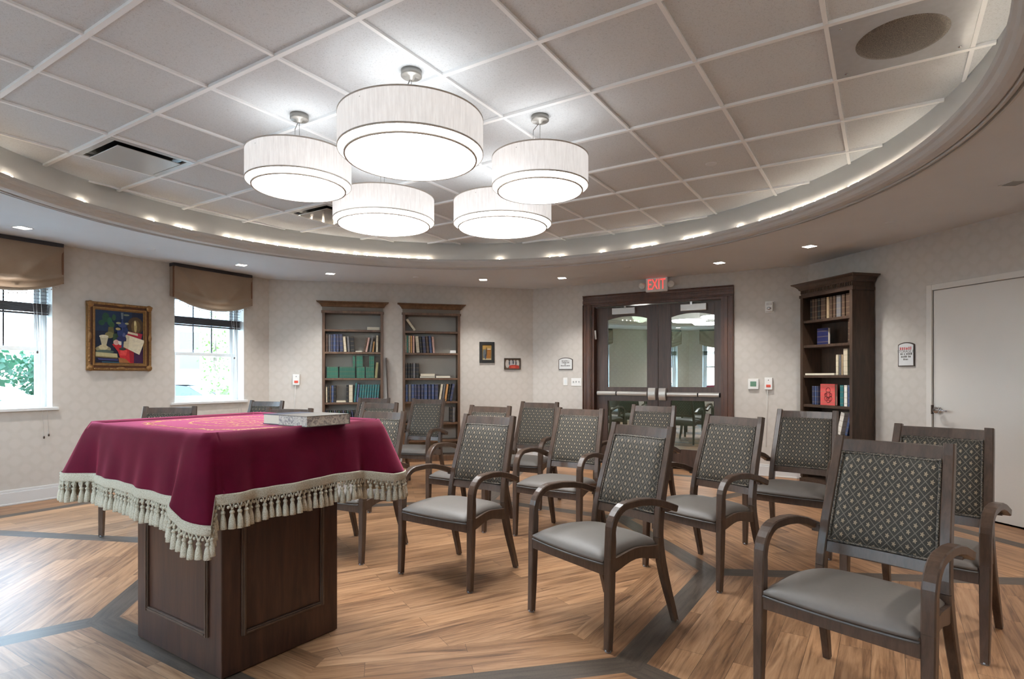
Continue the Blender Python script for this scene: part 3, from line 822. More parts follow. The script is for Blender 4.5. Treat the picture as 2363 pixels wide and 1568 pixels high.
def white_door():
    wf = WR; o = empty('door_2', wf.O, wf.rz, 'plain white door with a chrome lever at the picture edge', 'door', kind='structure')
    c = MB(); w = .055
    for x0, x1, z0, z1 in ((wd0 - w, wd0, 0, WDH + w), (wd1, wd1 + w, 0, WDH + w), (wd0, wd1, WDH, WDH + w)): c.bx(x0, x1, -.014, .04, z0, z1)
    c.build('casing', M['doorpaint'], o, bevel=.004)
    l = MB(); l.bx(wd0 + .004, wd1 - .004, .008, .05, .012, WDH - .004); lf = l.build('leaf', M['doorpaint'], o, bevel=.002)
    st = MB(); st.bx(wd0, wd1, .06, .2, 0, WDH); st.build('stop', M['black'], o)
    t, z = WR.hit(2166, 947, 0)
    h = MB(); h.lathe([(0, 0), (.030, 0), (.031, .006), (.024, .012), (.0, .013)], 24); R_ = Matrix.Rotation(PI / 2, 4, 'X')
    h.v = [tuple(R_ @ Vector(v) + Vector((t, .008, z))) for v in h.v]
    h.blob((t, -.03, z), (.033, .022, .033), 0, 14, 8)
    h.build('rose', M['chrome'], lf)
    v = MB(); v.tube([(t, -.012, z), (t, -.046, z), (t + .02, -.052, z), (t + .06, -.050, z), (t + .115, -.044, z - .004)], [.010, .010, .010, .009, .008], 10); v.build('lever', M['chrome'], lf)
    p = MB(); p.bx(wd0 - .004, wd0 + .006, -.016, .012, z - .04, z + .045); p.build('strike_plate', M['bronze'], o)
white_door()

# ------------------------------------------------------------------ bookcases and books
def bookcase(name, wf, t0, t1, y0, y1, shelves, label, top, wd, back, side_vis=False):
    """t0..t1 outer width; y0 front, y1 back; shelves: list of z of shelf tops"""
    o = empty(name, wf.w((t0 + t1) / 2, 0, 0), wf.rz, label, 'bookcase', 'tall dark bookcases')
    w = (t1 - t0) / 2; st = .032; zc = top - .135
    for sx in (-1, 1):
        m = MB(); m.bx(sx * w, sx * (w - st), y0, y1, 0, zc); m.bx(sx * w, sx * (w - st * 1.15), y0 - .008, y0 + .02, .09, zc); m.build('side_panel', wd, o, bevel=.002)
    m = MB(); m.bx(-w + st, w - st, y1 - .012, y1, 0, zc); m.build('back_panel', back, o)
    for i, z in enumerate(shelves):
        m = MB(); m.bx(-w + st, w - st, y0 + .006, y1 - .012, z - .030, z); m.build('shelf', wd, o, bevel=.002)
    m = MB(); m.bx(-w + st, w - st, y0, y1 - .012, 0, .085); m.bx(-w - .008, w + .008, y0 - .014, y0 + .004, 0, .075); m.bx(-w - .014, w + .014, y0 - .02, y0 + .004, 0, .02); m.build('plinth', wd, o, bevel=.003)
    m = MB(); m.bx(-w, w, y0, y1, zc, top - .07); m.build('frieze', wd if side_vis else M['taupe'], o, bevel=.002); m = MB(); m.bx(-w - .012, w + .012, y0 - .014, y1, zc - .03, zc + .004); m.build('frieze_moulding', wd, o, bevel=.002)
    if side_vis:
        d = MB(); n = 34
        for i in range(n):
            x = -w + (i + .5) * 2 * w / n; d.bx(x - w / n * .55, x + w / n * .55, y0 - .010, y0, zc + .02, top - .078)
        d.build('dentil_strip', wd, o)
    m = MB(); L = []
    for (e, z) in ((.006, top - .078), (.016, top - .07), (.022, top - .055), (.045, top - .028), (.072, top - .012), (.078, top - .006), (.078, top)):
        L.append([Vector(p) for p in ((-w - e, y0 - e, z), (w + e, y0 - e, z), (w + e, y1, z), (-w - e, y1, z))])
    m.rings(L, 0, True, False); m.build('cornice', wd, o)
    return o
ORD = ['first', 'second', 'third', 'fourth', 'fifth', 'sixth', 'seventh', 'eighth', 'ninth', 'tenth', 'eleventh', 'twelfth', 'thirteenth', 'fourteenth', 'fifteenth', 'sixteenth', 'seventeenth', 'eighteenth', 'nineteenth', 'twentieth']
def book(wf, t, y, z, th, h, d, rgb, label, group, tilt=0, foot=None, name='book'):
    """upright book: t centre of the base, y of the spine, z of the shelf; tilt>0 leans to the right at the top"""
    m = MB(); c = .0025
    m.bx(-th / 2, th / 2, 0, c * 1.6, 0, h)                               # spine
    m.bx(-th / 2, -th / 2 + c, 0, d, 0, h); m.bx(th / 2 - c, th / 2, 0, d, 0, h)
    m.bx(-th / 2 + c, th / 2 - c, c, d - .004, .003, h - .004, 1)
    if foot: m.bx(-th / 2 - .0004, th / 2 + .0004, -.0006, .02, .02, .055, 2)
    mats = [bookmat(rgb), M['page']] + ([bookmat(foot)] if foot else [])
    o = m.build(name, mats)
    a = R(tilt)
    lift = abs(math.sin(a)) * th / 2
    p = wf.w(t, y, z + lift + .0008)
    o.matrix_world = Matrix.Translation(p) @ Matrix.Rotation(wf.rz, 4, 'Z') @ Matrix.Rotation(a, 4, 'Y')
    tag(o, label, 'book', group); return o
def flat_book(wf, t, y, z, w, h, d, rgb, label, group, pages=True, name='book'):
    m = MB(); c = min(.003, h * .2)
    m.bx(-w / 2, w / 2, 0, d, 0, c); m.bx(-w / 2, w / 2, 0, d, h - c, h); m.bx(-w / 2, -w / 2 + c, 0, d, c, h - c)
    m.bx(-w / 2 + c, w / 2 - .003, .004, d - .003, c, h - c, 1)
    o = m.build(name, [bookmat(rgb), M['page']], loc=wf.w(t, y, z + .0008), rotz=wf.rz)
    tag(o, label, 'book', group); return o
BLK, NAVY, BLUE, CREAM, TAN, TEAL, GREEN, DKGR, GREY, PINK, OLIVE, BRN, ORG, WHT = (24, 23, 24), (52, 57, 84), (62, 76, 112), (196, 184, 160), (160, 138, 108), (38, 104, 106), (58, 118, 98), (26, 66, 60), (96, 94, 96), (190, 152, 140), (140, 134, 92), (72, 52, 38), (186, 134, 76), (222, 218, 208)
CN = {BLK: 'black', NAVY: 'navy', BLUE: 'blue', CREAM: 'cream', TAN: 'tan', TEAL: 'teal', GREEN: 'green', DKGR: 'dark green', GREY: 'grey', PINK: 'pinkish', OLIVE: 'olive', BRN: 'brown', ORG: 'ochre', WHT: 'white'}
class Case:
    """places books by reading the photograph's crop coordinates of one bookcase"""
    def __init__(s, wf, name, ox, oy, k, off, yb): s.wf, s.nm, s.ox, s.oy, s.k, s.off, s.yb = wf, name, ox, oy, k, off, yb
    def t(s, x): return s.wf.hit(s.ox + x / s.k, 870, s.off)[0]
    def hgt(s, x, y0, y1): return abs(s.wf.hit(s.ox + x / s.k, s.oy + y0 / s.k, s.off)[1] - s.wf.hit(s.ox + x / s.k, s.oy + y1 / s.k, s.off)[1])
    def z(s, x, y): return s.wf.hit(s.ox + x / s.k, s.oy + y / s.k, s.off)[1]
    def row(s, shelf, z, base, items, d=.15, gap=.002):
        for i, it in enumerate(items):
            x0, x1, top, rgb = it[:4]; tilt = it[4] if len(it) > 4 else 0; foot = it[5] if len(it) > 5 else None
            a, b = s.t(x0), s.t(x1); th = max(.008, (b - a) - gap); h = min(.30, s.hgt((x0 + x1) / 2, base, top))
            book(s.wf, (a + b) / 2, s.yb + random.uniform(0, .006), z, th * (math.cos(R(tilt)) if tilt else 1), h / math.cos(R(tilt)) * .985, d, rgb,
                 '%s%s book, %s from the left, %s shelf of the %s' % ('tilted ' if tilt else '', CN[rgb], ORD[i], shelf, s.nm), 'books on the %s shelf of the %s' % (shelf, s.nm), tilt, foot)
    def flat(s, z, x0, x1, y0, y1, rgb, label, grp, d=.15, dz=0, name='book'):
        a, b = s.t(x0), s.t(x1)
        return flat_book(s.wf, (a + b) / 2, s.yb + .004, z + dz, b - a, max(.010, s.hgt((x0 + x1) / 2, y0, y1)), d, rgb, label, grp, name=name)

# left built-in case
FR = -.03
z1 = [WB.hit(812, y, FR)[1] for y in (761, 812.5, 873, 929, 984)]
bookcase('bookcase', WB, bc1[0], bc1[1], FR, .205, z1, 'left built-in dark wood bookcase with rows of green volumes', 2.325, M['shelfwood'], M['backpanel'])
z2 = [WB.hit(995, y, FR)[1] for y in (765, 815, 873, 927, 976, 1016)]
bookcase('bookcase', WB, bc2[0], bc2[1], FR, .205, z2, 'right built-in dark wood bookcase with a row of blue books', 2.325, M['shelfwood'], M['backpanel'])
A = Case(WB, 'left built-in bookcase', 725, 680, 5.228, 0, .0)
A.row('second', z1[1], 688, [(140, 168, 475, BRN), (172, 198, 478, GREY), (199, 226, 478, NAVY), (229, 262, 472, BLUE), (266, 298, 472, NAVY), (310, 352, 472, NAVY, -3), (358, 392, 502, CREAM, -4), (404, 434, 498, GREY, -4), (440, 488, 500, BLK, -4)])
A.row('second', z1[1], 688, [])
for i, (x0, x1, top, rgb, ti) in enumerate([(588, 610, 512, BRN, 12), (614, 640, 512, PINK, 11), (662, 688, 502, GREY, 9), (700, 718, 560, ORG, 6), (744, 770, 486, CREAM, 1)]):
    a, b = A.t(x0), A.t(x1); book(WB, (a + b) / 2, 0, z1[1], b - a - .003, A.hgt(650, 688, top), .15, rgb, '%s book leaning right, %s of five, second shelf of the left built-in bookcase' % (CN[rgb], ORD[i]), 'books on the second shelf of the left built-in bookcase', ti)
A.flat(z1[1], 500, 580, 675, 688, WHT, 'thin white book lying flat in the gap of the second shelf, left built-in bookcase', 'books on the second shelf of the left built-in bookcase')
A.flat(z1[0], 640, 790, 392, 428, WHT, 'white book lying flat on the top shelf of the left built-in bookcase', 'books on the top shelf of the left built-in bookcase')
def volset(x0, x1, n, zb, base, top, lab, shade):
    for i in range(n):
        a = x0 + (x1 - x0) * i / n; b = x0 + (x1 - x0) * (i + 1) / n
        ta, tb = A.t(a), A.t(b)
        book(WB, (ta + tb) / 2, .0, zb, tb - ta - .0008, A.hgt((a + b) / 2, base, top), .12, shade[i % len(shade)], lab, lab + 's', name='slim_volume')
G1, G2, G3 = (48, 108, 88), (62, 126, 104), (40, 92, 78)
volset(152, 288, 12, z1[2], 1003, 868, 'slim green volume in the first set on the third shelf, left built-in bookcase', (G1, G2))
volset(304, 492, 17, z1[2], 1003, 868, 'slim green volume in the widest middle set on the third shelf, left built-in bookcase', (G1, G3))
volset(510, 608, 9, z1[2], 1003, 870, 'slim green volume in the third set on the third shelf, left built-in bookcase', (G2, G1))
volset(624, 722, 9, z1[2], 1003, 870, 'slim green volume in the last set on the third shelf, left built-in bookcase', (G2, G3))
zt = z1[2] + A.hgt(500, 1003, 868) + .002
volset(466, 492, 3, zt, 868, 735, 'slim green volume stacked on top of the middle set, left built-in bookcase', (G2, G1))
volset(510, 584, 7, zt, 868, 735, 'slim green volume stacked on top of the third set, left built-in bookcase', (G2, G1))
volset(666, 722, 5, zt, 868, 735, 'slim green volume stacked on top of the last set, left built-in bookcase', (G2, G3))
for i, x in enumerate((146, 297, 501, 616)):
    a = A.t(x); m = MB(); m.bx(-.004, .004, .0, .12, 0, A.hgt(x, 1003, 866))
    tag(m.build('slipcase_wall', M['black'], loc=WB.w(a, 0, z1[2] + .001), rotz=WB.rz), 'thin black divider left of the %s green set on the third shelf' % ('first', 'widest middle', 'third', 'last')[i], 'divider', 'dividers between the green sets')
book(WB, A.t(745), .0, z1[2], A.t(772) - A.t(742), A.hgt(760, 1003, 815), .14, OLIVE, 'tall olive book leaning at the right end of the third shelf, left built-in bookcase', 'books on the third shelf of the left built-in bookcase', 5)
A.row('fourth', z1[3], 1297, [(138, 160, 1108, CREAM), (164, 183, 1098, BLK), (185, 205, 1095, BRN), (207, 236, 1090, BLUE), (238, 262, 1092, BLK)])
A.flat(z1[3], 266, 384, 1280, 1300, CREAM, 'cream book lying flat in the gap of the fourth shelf, left built-in bookcase', 'books on the fourth shelf of the left built-in bookcase')
for i, (x0, x1, top, rgb, ti, ft) in enumerate([(386, 414, 1090, BLK, 0, None), (418, 466, 1090, CREAM, 0, None), (476, 500, 1062, TEAL, 5, None), (506, 530, 1085, BLUE, 5, None)] + [(536 + q * 30, 562 + q * 30, 1088, TEAL, 5, (196, 40, 110)) for q in range(8)]):
    a, b = A.t(x0), A.t(x1)
    book(WB, (a + b) / 2, 0, z1[3], b - a - .003, A.hgt(600, 1297, top), .15, rgb, '%s book%s, %s of twelve, fourth shelf of the left built-in bookcase' % (CN[rgb], ' with a pink foot' if ft else '', ORD[i]), 'books on the fourth shelf of the left built-in bookcase', ti, ft)
A.row('fifth', z1[4], 1590, [(162 + i * 26, 182 + i * 26, 1400, (NAVY, BLK, DKGR, BLK)[i % 4], -9) for i in range(18)])
# right built-in case
Bc = Case(WB, 'right built-in bookcase', 905, 690, 4.127, 0, .0)
book(WB, Bc.t(216), 0, z2[0], .034, .20, .15, CREAM, 'cream and black book leaning alone on the top shelf of the right built-in bookcase', 'books on the top shelf of the right built-in bookcase', -36)
Bc.row('second', z2[1], 512, [(126, 138, 342, CREAM), (140, 154, 346, GREEN), (156, 170, 346, CREAM), (173, 191, 348, ORG), (195, 214, 348, PINK), (232, 264, 352, CREAM, -5), (268, 290, 352, BLK, -5), (296, 326, 352, NAVY, -5), (330, 354, 352, BRN, -5), (359, 382, 348, BLUE, -5), (388, 408, 356, PINK, -5)])
m = MB(); m.bx(-.045, .045, 0, .09, 0, .04); tag(m.build('small_box', M['plastic'], loc=WB.w(Bc.t(580), .01, z2[1] + .001), rotz=WB.rz, bevel=.004), 'small white box at the right end of the second shelf, right built-in bookcase', 'box')
Bc.row('third', z2[2], 750, [(126, 146, 606, BLK), (150, 171, 606, BLK), (175, 196, 606, BLK), (198, 222, 606, GREY), (226, 255, 606, BLK)])
Bc.flat(z2[2], 262, 410, 731, 748, BLK, 'black book lying flat under the cream one, third shelf of the right built-in bookcase', 'books on the third shelf of the right built-in bookcase')
Bc.flat(z2[2], 270, 408, 706, 730, CREAM, 'thick cream book on top of the black one, third shelf of the right built-in bookcase', 'books on the third shelf of the right built-in bookcase', dz=Bc.hgt(330, 731, 748) + .001)
Bc.flat(z2[2], 416, 555, 724, 748, GREY, 'grey book lying flat alone on the third shelf of the right built-in bookcase', 'books on the third shelf of the right built-in bookcase')
Bc.row('fourth', z2[3], 975, [(128, 150, 812, BLUE), (155, 180, 812, GREY), (184, 209, 810, BLUE), (212, 235, 810, NAVY), (240, 268, 812, NAVY), (275, 300, 812, NAVY), (304, 335, 808, BLUE), (343, 368, 812, NAVY), (375, 401, 812, BLUE), (407, 438, 812, NAVY), (442, 464, 812, CREAM, 8), (470, 490, 815, GREY, 8), (496, 516, 812, ORG, 8), (522, 540, 812, BLK, 9), (546, 570, 812, NAVY, 10)])
Bc.row('fifth', z2[4], 1178, [(552, 573, 1036, BLK), (575, 598, 1032, GREY)])
Bc.flat(z2[4], 150, 192, 1150, 1176, WHT, 'white book lying flat at the left end of the fifth shelf, right built-in bookcase', 'books on the fifth shelf of the right built-in bookcase')
Bc.row('sixth', z2[5], 1345, [(150 + i * 30, 172 + i * 30, 1245, (BLK, BRN)[i % 2], -10) for i in range(11)], d=.13)
# leaning board
p = WB.hit(890, 920, -.06); m = MB(); m.bx(-.008, .008, -.10, .0, 0, 1.52)
bo = m.build('wooden_board', M['shelfdark']); bo.matrix_world = Matrix.Translation(WB.w(bc1[1] + .10, -.012, .004)) @ Matrix.Rotation(WB.rz, 4, 'Z') @ Matrix.Rotation(R(-2.2), 4, 'Y')
tag(bo, 'narrow dark board leaning against the side of the left built-in bookcase', 'board')
# tall case by the corner
OFR = -.297
r0 = WR.hit(1848, 800, OFR)[0]; r1 = WR.hit(1968, 800, OFR)[0]
z3 = [WR.hit(1966, y, OFR)[1] for y in (727, 790, 866, 940, 1009)] + [.42]
bookcase('bookcase', WR, r0, r1, OFR, -.024, z3, 'tall freestanding dark bookcase with a dentil cornice by the corner', 2.325, M['shelfdark'], M['shelfdark'], True)
Cc = Case(WR, 'tall corner bookcase', 1820, 620, 3.826, OFR + .03, OFR + .03)
def crow(shelf, z, items):
    for i, (x0, x1, h, rgb, ti) in enumerate(items):
        a, b = Cc.t(x0), Cc.t(x1)
        book(WR, (a + b) / 2, Cc.yb, z, b - a - .002, h, .16, rgb, '%s book, %s from the left on the %s shelf of the tall corner bookcase' % (CN[rgb], ORD[i], shelf), 'books on the %s shelf of the tall corner bookcase' % shelf, ti)
crow('top', z3[0], [(190, 204, .235, BLK, 0), (206, 226, .235, BRN, 0), (230, 250, .235, BRN, 0), (254, 278, .235, BLK, 0), (284, 324, .235, BRN, 0), (334, 356, .235, TAN, 0), (360, 384, .235, BRN, 0), (390, 414, .235, BRN, 0), (420, 460, .235, GREY, 0), (468, 496, .235, BRN, 0), (504, 548, .24, BRN, 0)])
crow('second', z3[1], [(522, 554, .25, BRN, 0)])
a, b = Cc.t(225), Cc.t(320); m = MB(); m.bx(-(b - a) / 2, (b - a) / 2, 0, .003, 0, .185); m.bx(-(b - a) / 2, (b - a) / 2, .027, .03, 0, .185); m.bx(-(b - a) / 2 + .003, (b - a) / 2, .003, .027, .003, .182, 1)
o = m.build('book', [bookmat((22, 28, 78)), M['page']], loc=WR.w((a + b) / 2, OFR + .07, z3[1] + .001), rotz=WR.rz); tag(o, 'dark blue book standing cover forward on the second shelf of the tall corner bookcase', 'book', 'books on the second shelf of the tall corner bookcase')
crow('third', z3[2], [(416, 440, .22, CREAM, 0), (444, 462, .22, GREY, 0), (464, 480, .22, TAN, 0), (482, 520, .28, CREAM, 0), (540, 566, .225, TEAL, 0)])
a, b = Cc.t(152), Cc.t(408); m = MB(); m.bx(-(b - a) / 2, (b - a) / 2, 0, .17, 0, .02); o = m.build('paper_pad', M['page'], loc=WR.w((a + b) / 2, OFR + .02, z3[2] + .001), rotz=WR.rz); tag(o, 'white paper pad lying on the third shelf of the tall corner bookcase', 'paper')
crow('fourth', z3[3], [(206, 226, .21, NAVY, 0), (229, 245, .21, BLUE, 0), (248, 262, .21, NAVY, 0)])
a, b = Cc.t(270), Cc.t(398); m = MB(); m.bx(-(b - a) / 2, (b - a) / 2, 0, .004, 0, .235); m.bx(-(b - a) / 2, (b - a) / 2, .03, .034, 0, .235); m.bx(-(b - a) / 2 + .003, (b - a) / 2 - .004, .004, .03, .004, .23, 1)
rb = m.build('book', [bookmat((206, 84, 80)), M['page']], loc=WR.w((a + b) / 2, OFR + .045, z3[3] + .001), rotz=WR.rz); tag(rb, 'red book with a scroll ornament standing cover forward in the tall corner bookcase', 'book', 'books on the fourth shelf of the tall corner bookcase')
m = MB()
for cx_, cz_, r_ in ((.0, .165, .030), (.0, .115, .036), (-.028, .075, .026), (.028, .075, .026), (0, .06, .03), (-.035, .115, .018), (.035, .115, .018)):
    m.tube([(cx_ + .01 + r_ * math.cos(2 * PI * i / 16), -.001, cz_ + r_ * math.sin(2 * PI * i / 16)) for i in range(16)], .0028, 5, close=True)
m.build('ornament', plain('ornament_dark', (110, 30, 34), .5), rb)
for i, (x0, x1, h, rgb) in enumerate([(452, 484, .225, TEAL), (488, 516, .225, WHT), (520, 550, .225, BLUE)]):
    a, b = Cc.t(x0), Cc.t(x1); book(WR, (a + b) / 2, Cc.yb, z3[3], b - a - .002, h, .16, rgb, '%s book, %s of three right of the red book in the tall corner bookcase' % (CN[rgb], ORD[i]), 'books on the fourth shelf of the tall corner bookcase')
crow('fifth', z3[4], [(190, 204, .22, BRN, 0), (208, 240, .23, GREY, 0), (246, 266, .2, BLK, 0), (272, 290, .2, BRN, 0)])
book(WR, Cc.t(440), Cc.yb, z3[4], .05, .245, .17, WHT, 'wide white binder leaning on the fifth shelf of the tall corner bookcase', 'books on the fifth shelf of the tall corner bookcase', 14)
book(WR, Cc.t(505), Cc.yb, z3[4], .03, .245, .17, BLUE, 'blue folder leaning beside the white binder in the tall corner bookcase', 'books on the fifth shelf of the tall corner bookcase', 14)

# ------------------------------------------------------------------ chairs
def post_y(z):
    P = [(0, .262), (.12, .222), (.25, .182), (.36, .158), (.44, .150), (.52, .158), (.66, .192), (.82, .242), (.988, .292)]
    for (a, ya), (b, yb) in zip(P, P[1:]):
        if z <= b: u = (z - a) / (b - a); u2 = u; return ya + (yb - ya) * u2
    return P[-1][1]
def sm_y(z):  # smoothed
    return (post_y(max(0, z - .05)) + 2 * post_y(z) + post_y(min(.988, z + .05))) / 4
def post_x(z): return .243 - .044 * z / .988
def make_chair():
    o = empty('armchair', (0, 0, 0)); W = M['chairwood']
    ZS = .405
    # seat cushion: domed, deeper at the front
    def half_w(y): return .262 + (.222 - .262) * (y + .27) / .42
    m = MB(); nx, ny = 20, 20; G = []
    for i in range(nx + 1):
        row = []
        for j in range(ny + 1):
            u = 2 * i / nx - 1; v = 2 * j / ny - 1
            y = -.060 + .215 * v; x = half_w(y) * u
            # rounded plan corners
            if v < 0: x *= 1 - .02 * (abs(v) ** 8)
            y -= .018 * (1 - u * u) * (v < 0) * abs(v) ** 3
            e = max(0, (1 - abs(u) ** 5)) ** .5 * max(0, (1 - abs(v) ** 5)) ** .5
            wav = .018 * math.sin(PI * (v * .5 + .5)) ** 2 * abs(u) ** 3
            z = ZS + .010 + .040 * e + .012 * (1 - u * u) * (1 - v * v) + wav
            row.append(m.vert((x, y, z)))
        G.append(row)
    for i in range(nx):
        for j in range(ny): m.face((G[i][j], G[i + 1][j], G[i + 1][j + 1], G[i][j + 1]), 0, None, True)
    rim = [G[i][0] for i in range(nx + 1)] + [G[nx][j] for j in range(1, ny + 1)] + [G[i][ny] for i in range(nx - 1, -1, -1)] + [G[0][j] for j in range(ny - 1, 0, -1)]
    lo = [m.vert((m.v[q][0], m.v[q][1], m.v[q][2] - .012)) for q in rim]
    for q in range(len(rim)): m.face((rim[q], rim[(q + 1) % len(rim)], lo[(q + 1) % len(rim)], lo[q]), 0, None, True)
    m.face(lo)
    seat = m.build('seat', M['vinyl'], o)
    w = MB(); w.tube([(m.v[q][0], m.v[q][1], m.v[q][2] - .008) for q in lo], .0045, 6, close=True); w.build('welt', M['welt'], seat)
    # rails under the seat
    f = MB()
    f.bx(-.262, .262, -.268, -.245, ZS - .062, ZS + .004)
    f.bx(-.215, .215, .135, .158, ZS - .062, ZS + .004)
    for s in (-1, 1):
        n = 10; T = []; Bt = []
        for i in range(n + 1):
            u = i / n; y = -.25 + .40 * u; x = s * (.268 - .040 * u)
            arch = .020 * math.sin(PI * u) ** 2
            T.append((x, y, ZS + .004 + arch)); Bt.append((x, y, ZS - .062 + .034 * math.sin(PI * u) ** 2))
        L = [[Vector((x - .011, y, zb)), Vector((x + .011, y, zb)), Vector((x + .011, y, zt_)), Vector((x - .011, y, zt_))] for (x, y, zt_), (_, _, zb) in zip(T, Bt)]
        f.rings(L, 0, True, False)
    f.build('seat_frame', W, o)
    for s in (-1, 1):
        # front leg up to the seat, bent arm above it
        x = s * .283
        l = MB(); l.sweep([(x, -.262, .006), (x, -.256, .15), (x, -.252, .30), (x, -.250, ZS + .02)], [.032, .037, .041, .043], [.032, .036, .039, .040]); lg = l.build('leg', W, o)
        g = MB(); g.lathe([(0, 0), (.015, 0), (.0165, .004), (.0165, .012), (0, .012)], 14, (x, -.262, 0)); g.build('glide', M['glide'], lg)
        P = [(x, -.250, ZS + .02), (x, -.247, .50)]
        for k in range(0, 9):
            a = PI - k / 8 * (PI / 2 + .05); P.append((x, -.247 + .112 + .112 * math.cos(a), .535 + .112 * math.sin(a) + .006))
        P += [(x - s * .002, -.06, .655), (x - s * .004, .02, .648), (x - s * .006, .10, .630), (x - s * .008, .175, .604), (x - s * .008, .212, .590)]
        n = len(P); a = MB(); a.sweep(P, [.043] * 3 + [.045] * (n - 3), [.040] * 2 + [.034] * (n - 2)); a.build('armrest', W, o)
        # rear leg and back post
        zz = [.006, .08, .16, .24, .32, .40, ZS + .04]
        l = MB(); l.sweep([(s * post_x(z), sm_y(z), z) for z in zz], [.030, .032, .034, .036, .037, .038, .038], [.030, .034, .038, .042, .044, .045, .045]); lg = l.build('leg', W, o)
        g = MB(); g.lathe([(0, 0), (.014, 0), (.0155, .004), (.0155, .012), (0, .012)], 14, (s * post_x(0), sm_y(0), 0)); g.build('glide', M['glide'], lg)
        zz = [ZS + .04] + [ZS + .04 + (.988 - ZS - .04) * k / 12 for k in range(1, 13)]
        l = MB(); l.sweep([(s * post_x(z), sm_y(z), z) for z in zz], .038, [.045 - .012 * k / 12 for k in range(13)]); l.build('back_post', W, o)
        # little block between arm and post
        b = MB(); b.box((s * .254, sm_y(.595) + .004, .592), (.030, .030, .030)); b.build('arm_block', W, o)
    def rail(nm, z0, z1, bow):
        r = MB(); n = 8; L = []
        for i in range(n + 1):
            u = 2 * i / n - 1; x = u * (post_x((z0 + z1) / 2) - .016); d = bow * (1 - u * u)
            L.append([Vector((x, sm_y(z0) + d - .012, z0)), Vector((x, sm_y(z0) + d + .012, z0)), Vector((x, sm_y(z1) + d + .012, z1)), Vector((x, sm_y(z1) + d - .012, z1))])
        r.rings(L, 0, True, False); r.build(nm, W, o)
    rail('top_rail', .928, .978, .016); rail('lower_rail', .505, .548, .010)
    # upholstered back
    Z0, Z1 = .550, .927; nx, nz = 14, 18
    b = MB(); 
    def bp(i, j, front):
        u = 2 * i / nx - 1; v = j / nz; z = Z0 + (Z1 - Z0) * v; hw = post_x(z) - .020; x = u * hw
        e = (1 - u ** 6) ** .5 * (1 - (2 * v - 1) ** 6) ** .5
        y = sm_y(z) + .012 * (1 - u * u)
        return Vector((x, y - (.008 + .022 * e) if front else y + .008 + .010 * e, z))
    for front in (True, False):
        G = [[b.vert(bp(i, j, front)) for j in range(nz + 1)] for i in range(nx + 1)]
        for i in range(nx):
            for j in range(nz):
                q = [(i, j), (i + 1, j), (i + 1, j + 1), (i, j + 1)]
                b.face([G[a][c] for a, c in q], 0, [((a / nx - .5) * .40, Z0 + (Z1 - Z0) * c / nz) for a, c in q], True)
    bo_ = b.build('backrest', M['fabric'], o)
    t = MB(); E = []
    for i in range(nx + 1): E.append(bp(i, 0, True) + Vector((0, -.006, .006)))
    for j in range(1, nz + 1): E.append(bp(nx, j, True) + Vector((-.005, -.006, 0)))
    for i in range(nx - 1, -1, -1): E.append(bp(i, nz, True) + Vector((0, -.006, -.006)))
    for j in range(nz - 1, 0, -1): E.append(bp(0, j, True) + Vector((.005, -.006, 0)))
    t.tube(E, .0055, 6, close=True); t.build('gimp_trim', M['gimp'], bo_)
    return o
CH = [  # front middle between the feet, facing, label
    ((1.150, 2.085), (-.78, -.63), 'nearest patterned armchair with its whole seat in view, biggest in the picture'),
    ((1.870, 2.755), (-.76, -.65), 'armchair behind the nearest one, closest to the white door'),
    ((.270, 2.885), (-.81, -.587), 'armchair standing alone in the middle front with its rear leg on the dark floor band'),
    ((1.040, 3.620), (-.823, -.569), 'armchair just behind the middle front one, in front of the door with the thermostat'),
    ((1.953, 4.180), (-.66, -.75), 'armchair in front of the tall corner bookcase'),
    ((.256, 4.437), (-.575, -.818), 'armchair in the second row, straight in front of the light switches'),
    ((.949, 4.970), (-.65, -.76), 'armchair mostly hidden in front of the double door'),
    ((-.474, 3.550), (-.58, -.815), 'armchair nearest the table with its whole seat in view'),
    ((-1.250, 4.020), (-.47, -.88), 'armchair half hidden behind the right end of the burgundy cloth'),
    ((-1.190, 6.490), (-.35, -.94), 'armchair directly in front of the right built-in bookcase'),
    ((-.470, 4.830), (-.5, -.866), 'armchair mostly hidden behind the one nearest the table'),
    ((.015, 5.620), (-.5, -.866), 'armchair at the back standing below the small wall plaque'),
    ((-1.570, 5.490), (-.4, -.91), 'armchair peeking over the cloth in front of the left built-in bookcase'),
    ((-1.880, 6.760), (-.3, -.95), 'rearmost armchair just in front of the left built-in bookcase'),
    ((-2.930, 4.615), (.15, -.99), 'armchair behind the far left end of the table, below the window'),
    ((-2.850, 5.890), (-.3, -.95), 'armchair by the window wall corner behind the table'),
    ((-1.995, 4.360), (-.25, -.97), 'armchair whose top rail shows just above the marbled book'),
]
proto = make_chair()
for i, ((fx, fy), (dx, dy), lab) in enumerate(CH):
    c = proto if i == 0 else copy_tree(proto)
    L = math.hypot(dx, dy); dx /= L; dy /= L
    c.location = (fx - dx * .262, fy - dy * .262, 0); c.rotation_euler = (0, 0, math.atan2(dy, dx) + PI / 2)
    tag(c, lab, 'chair', 'patterned armchairs set out in rows')

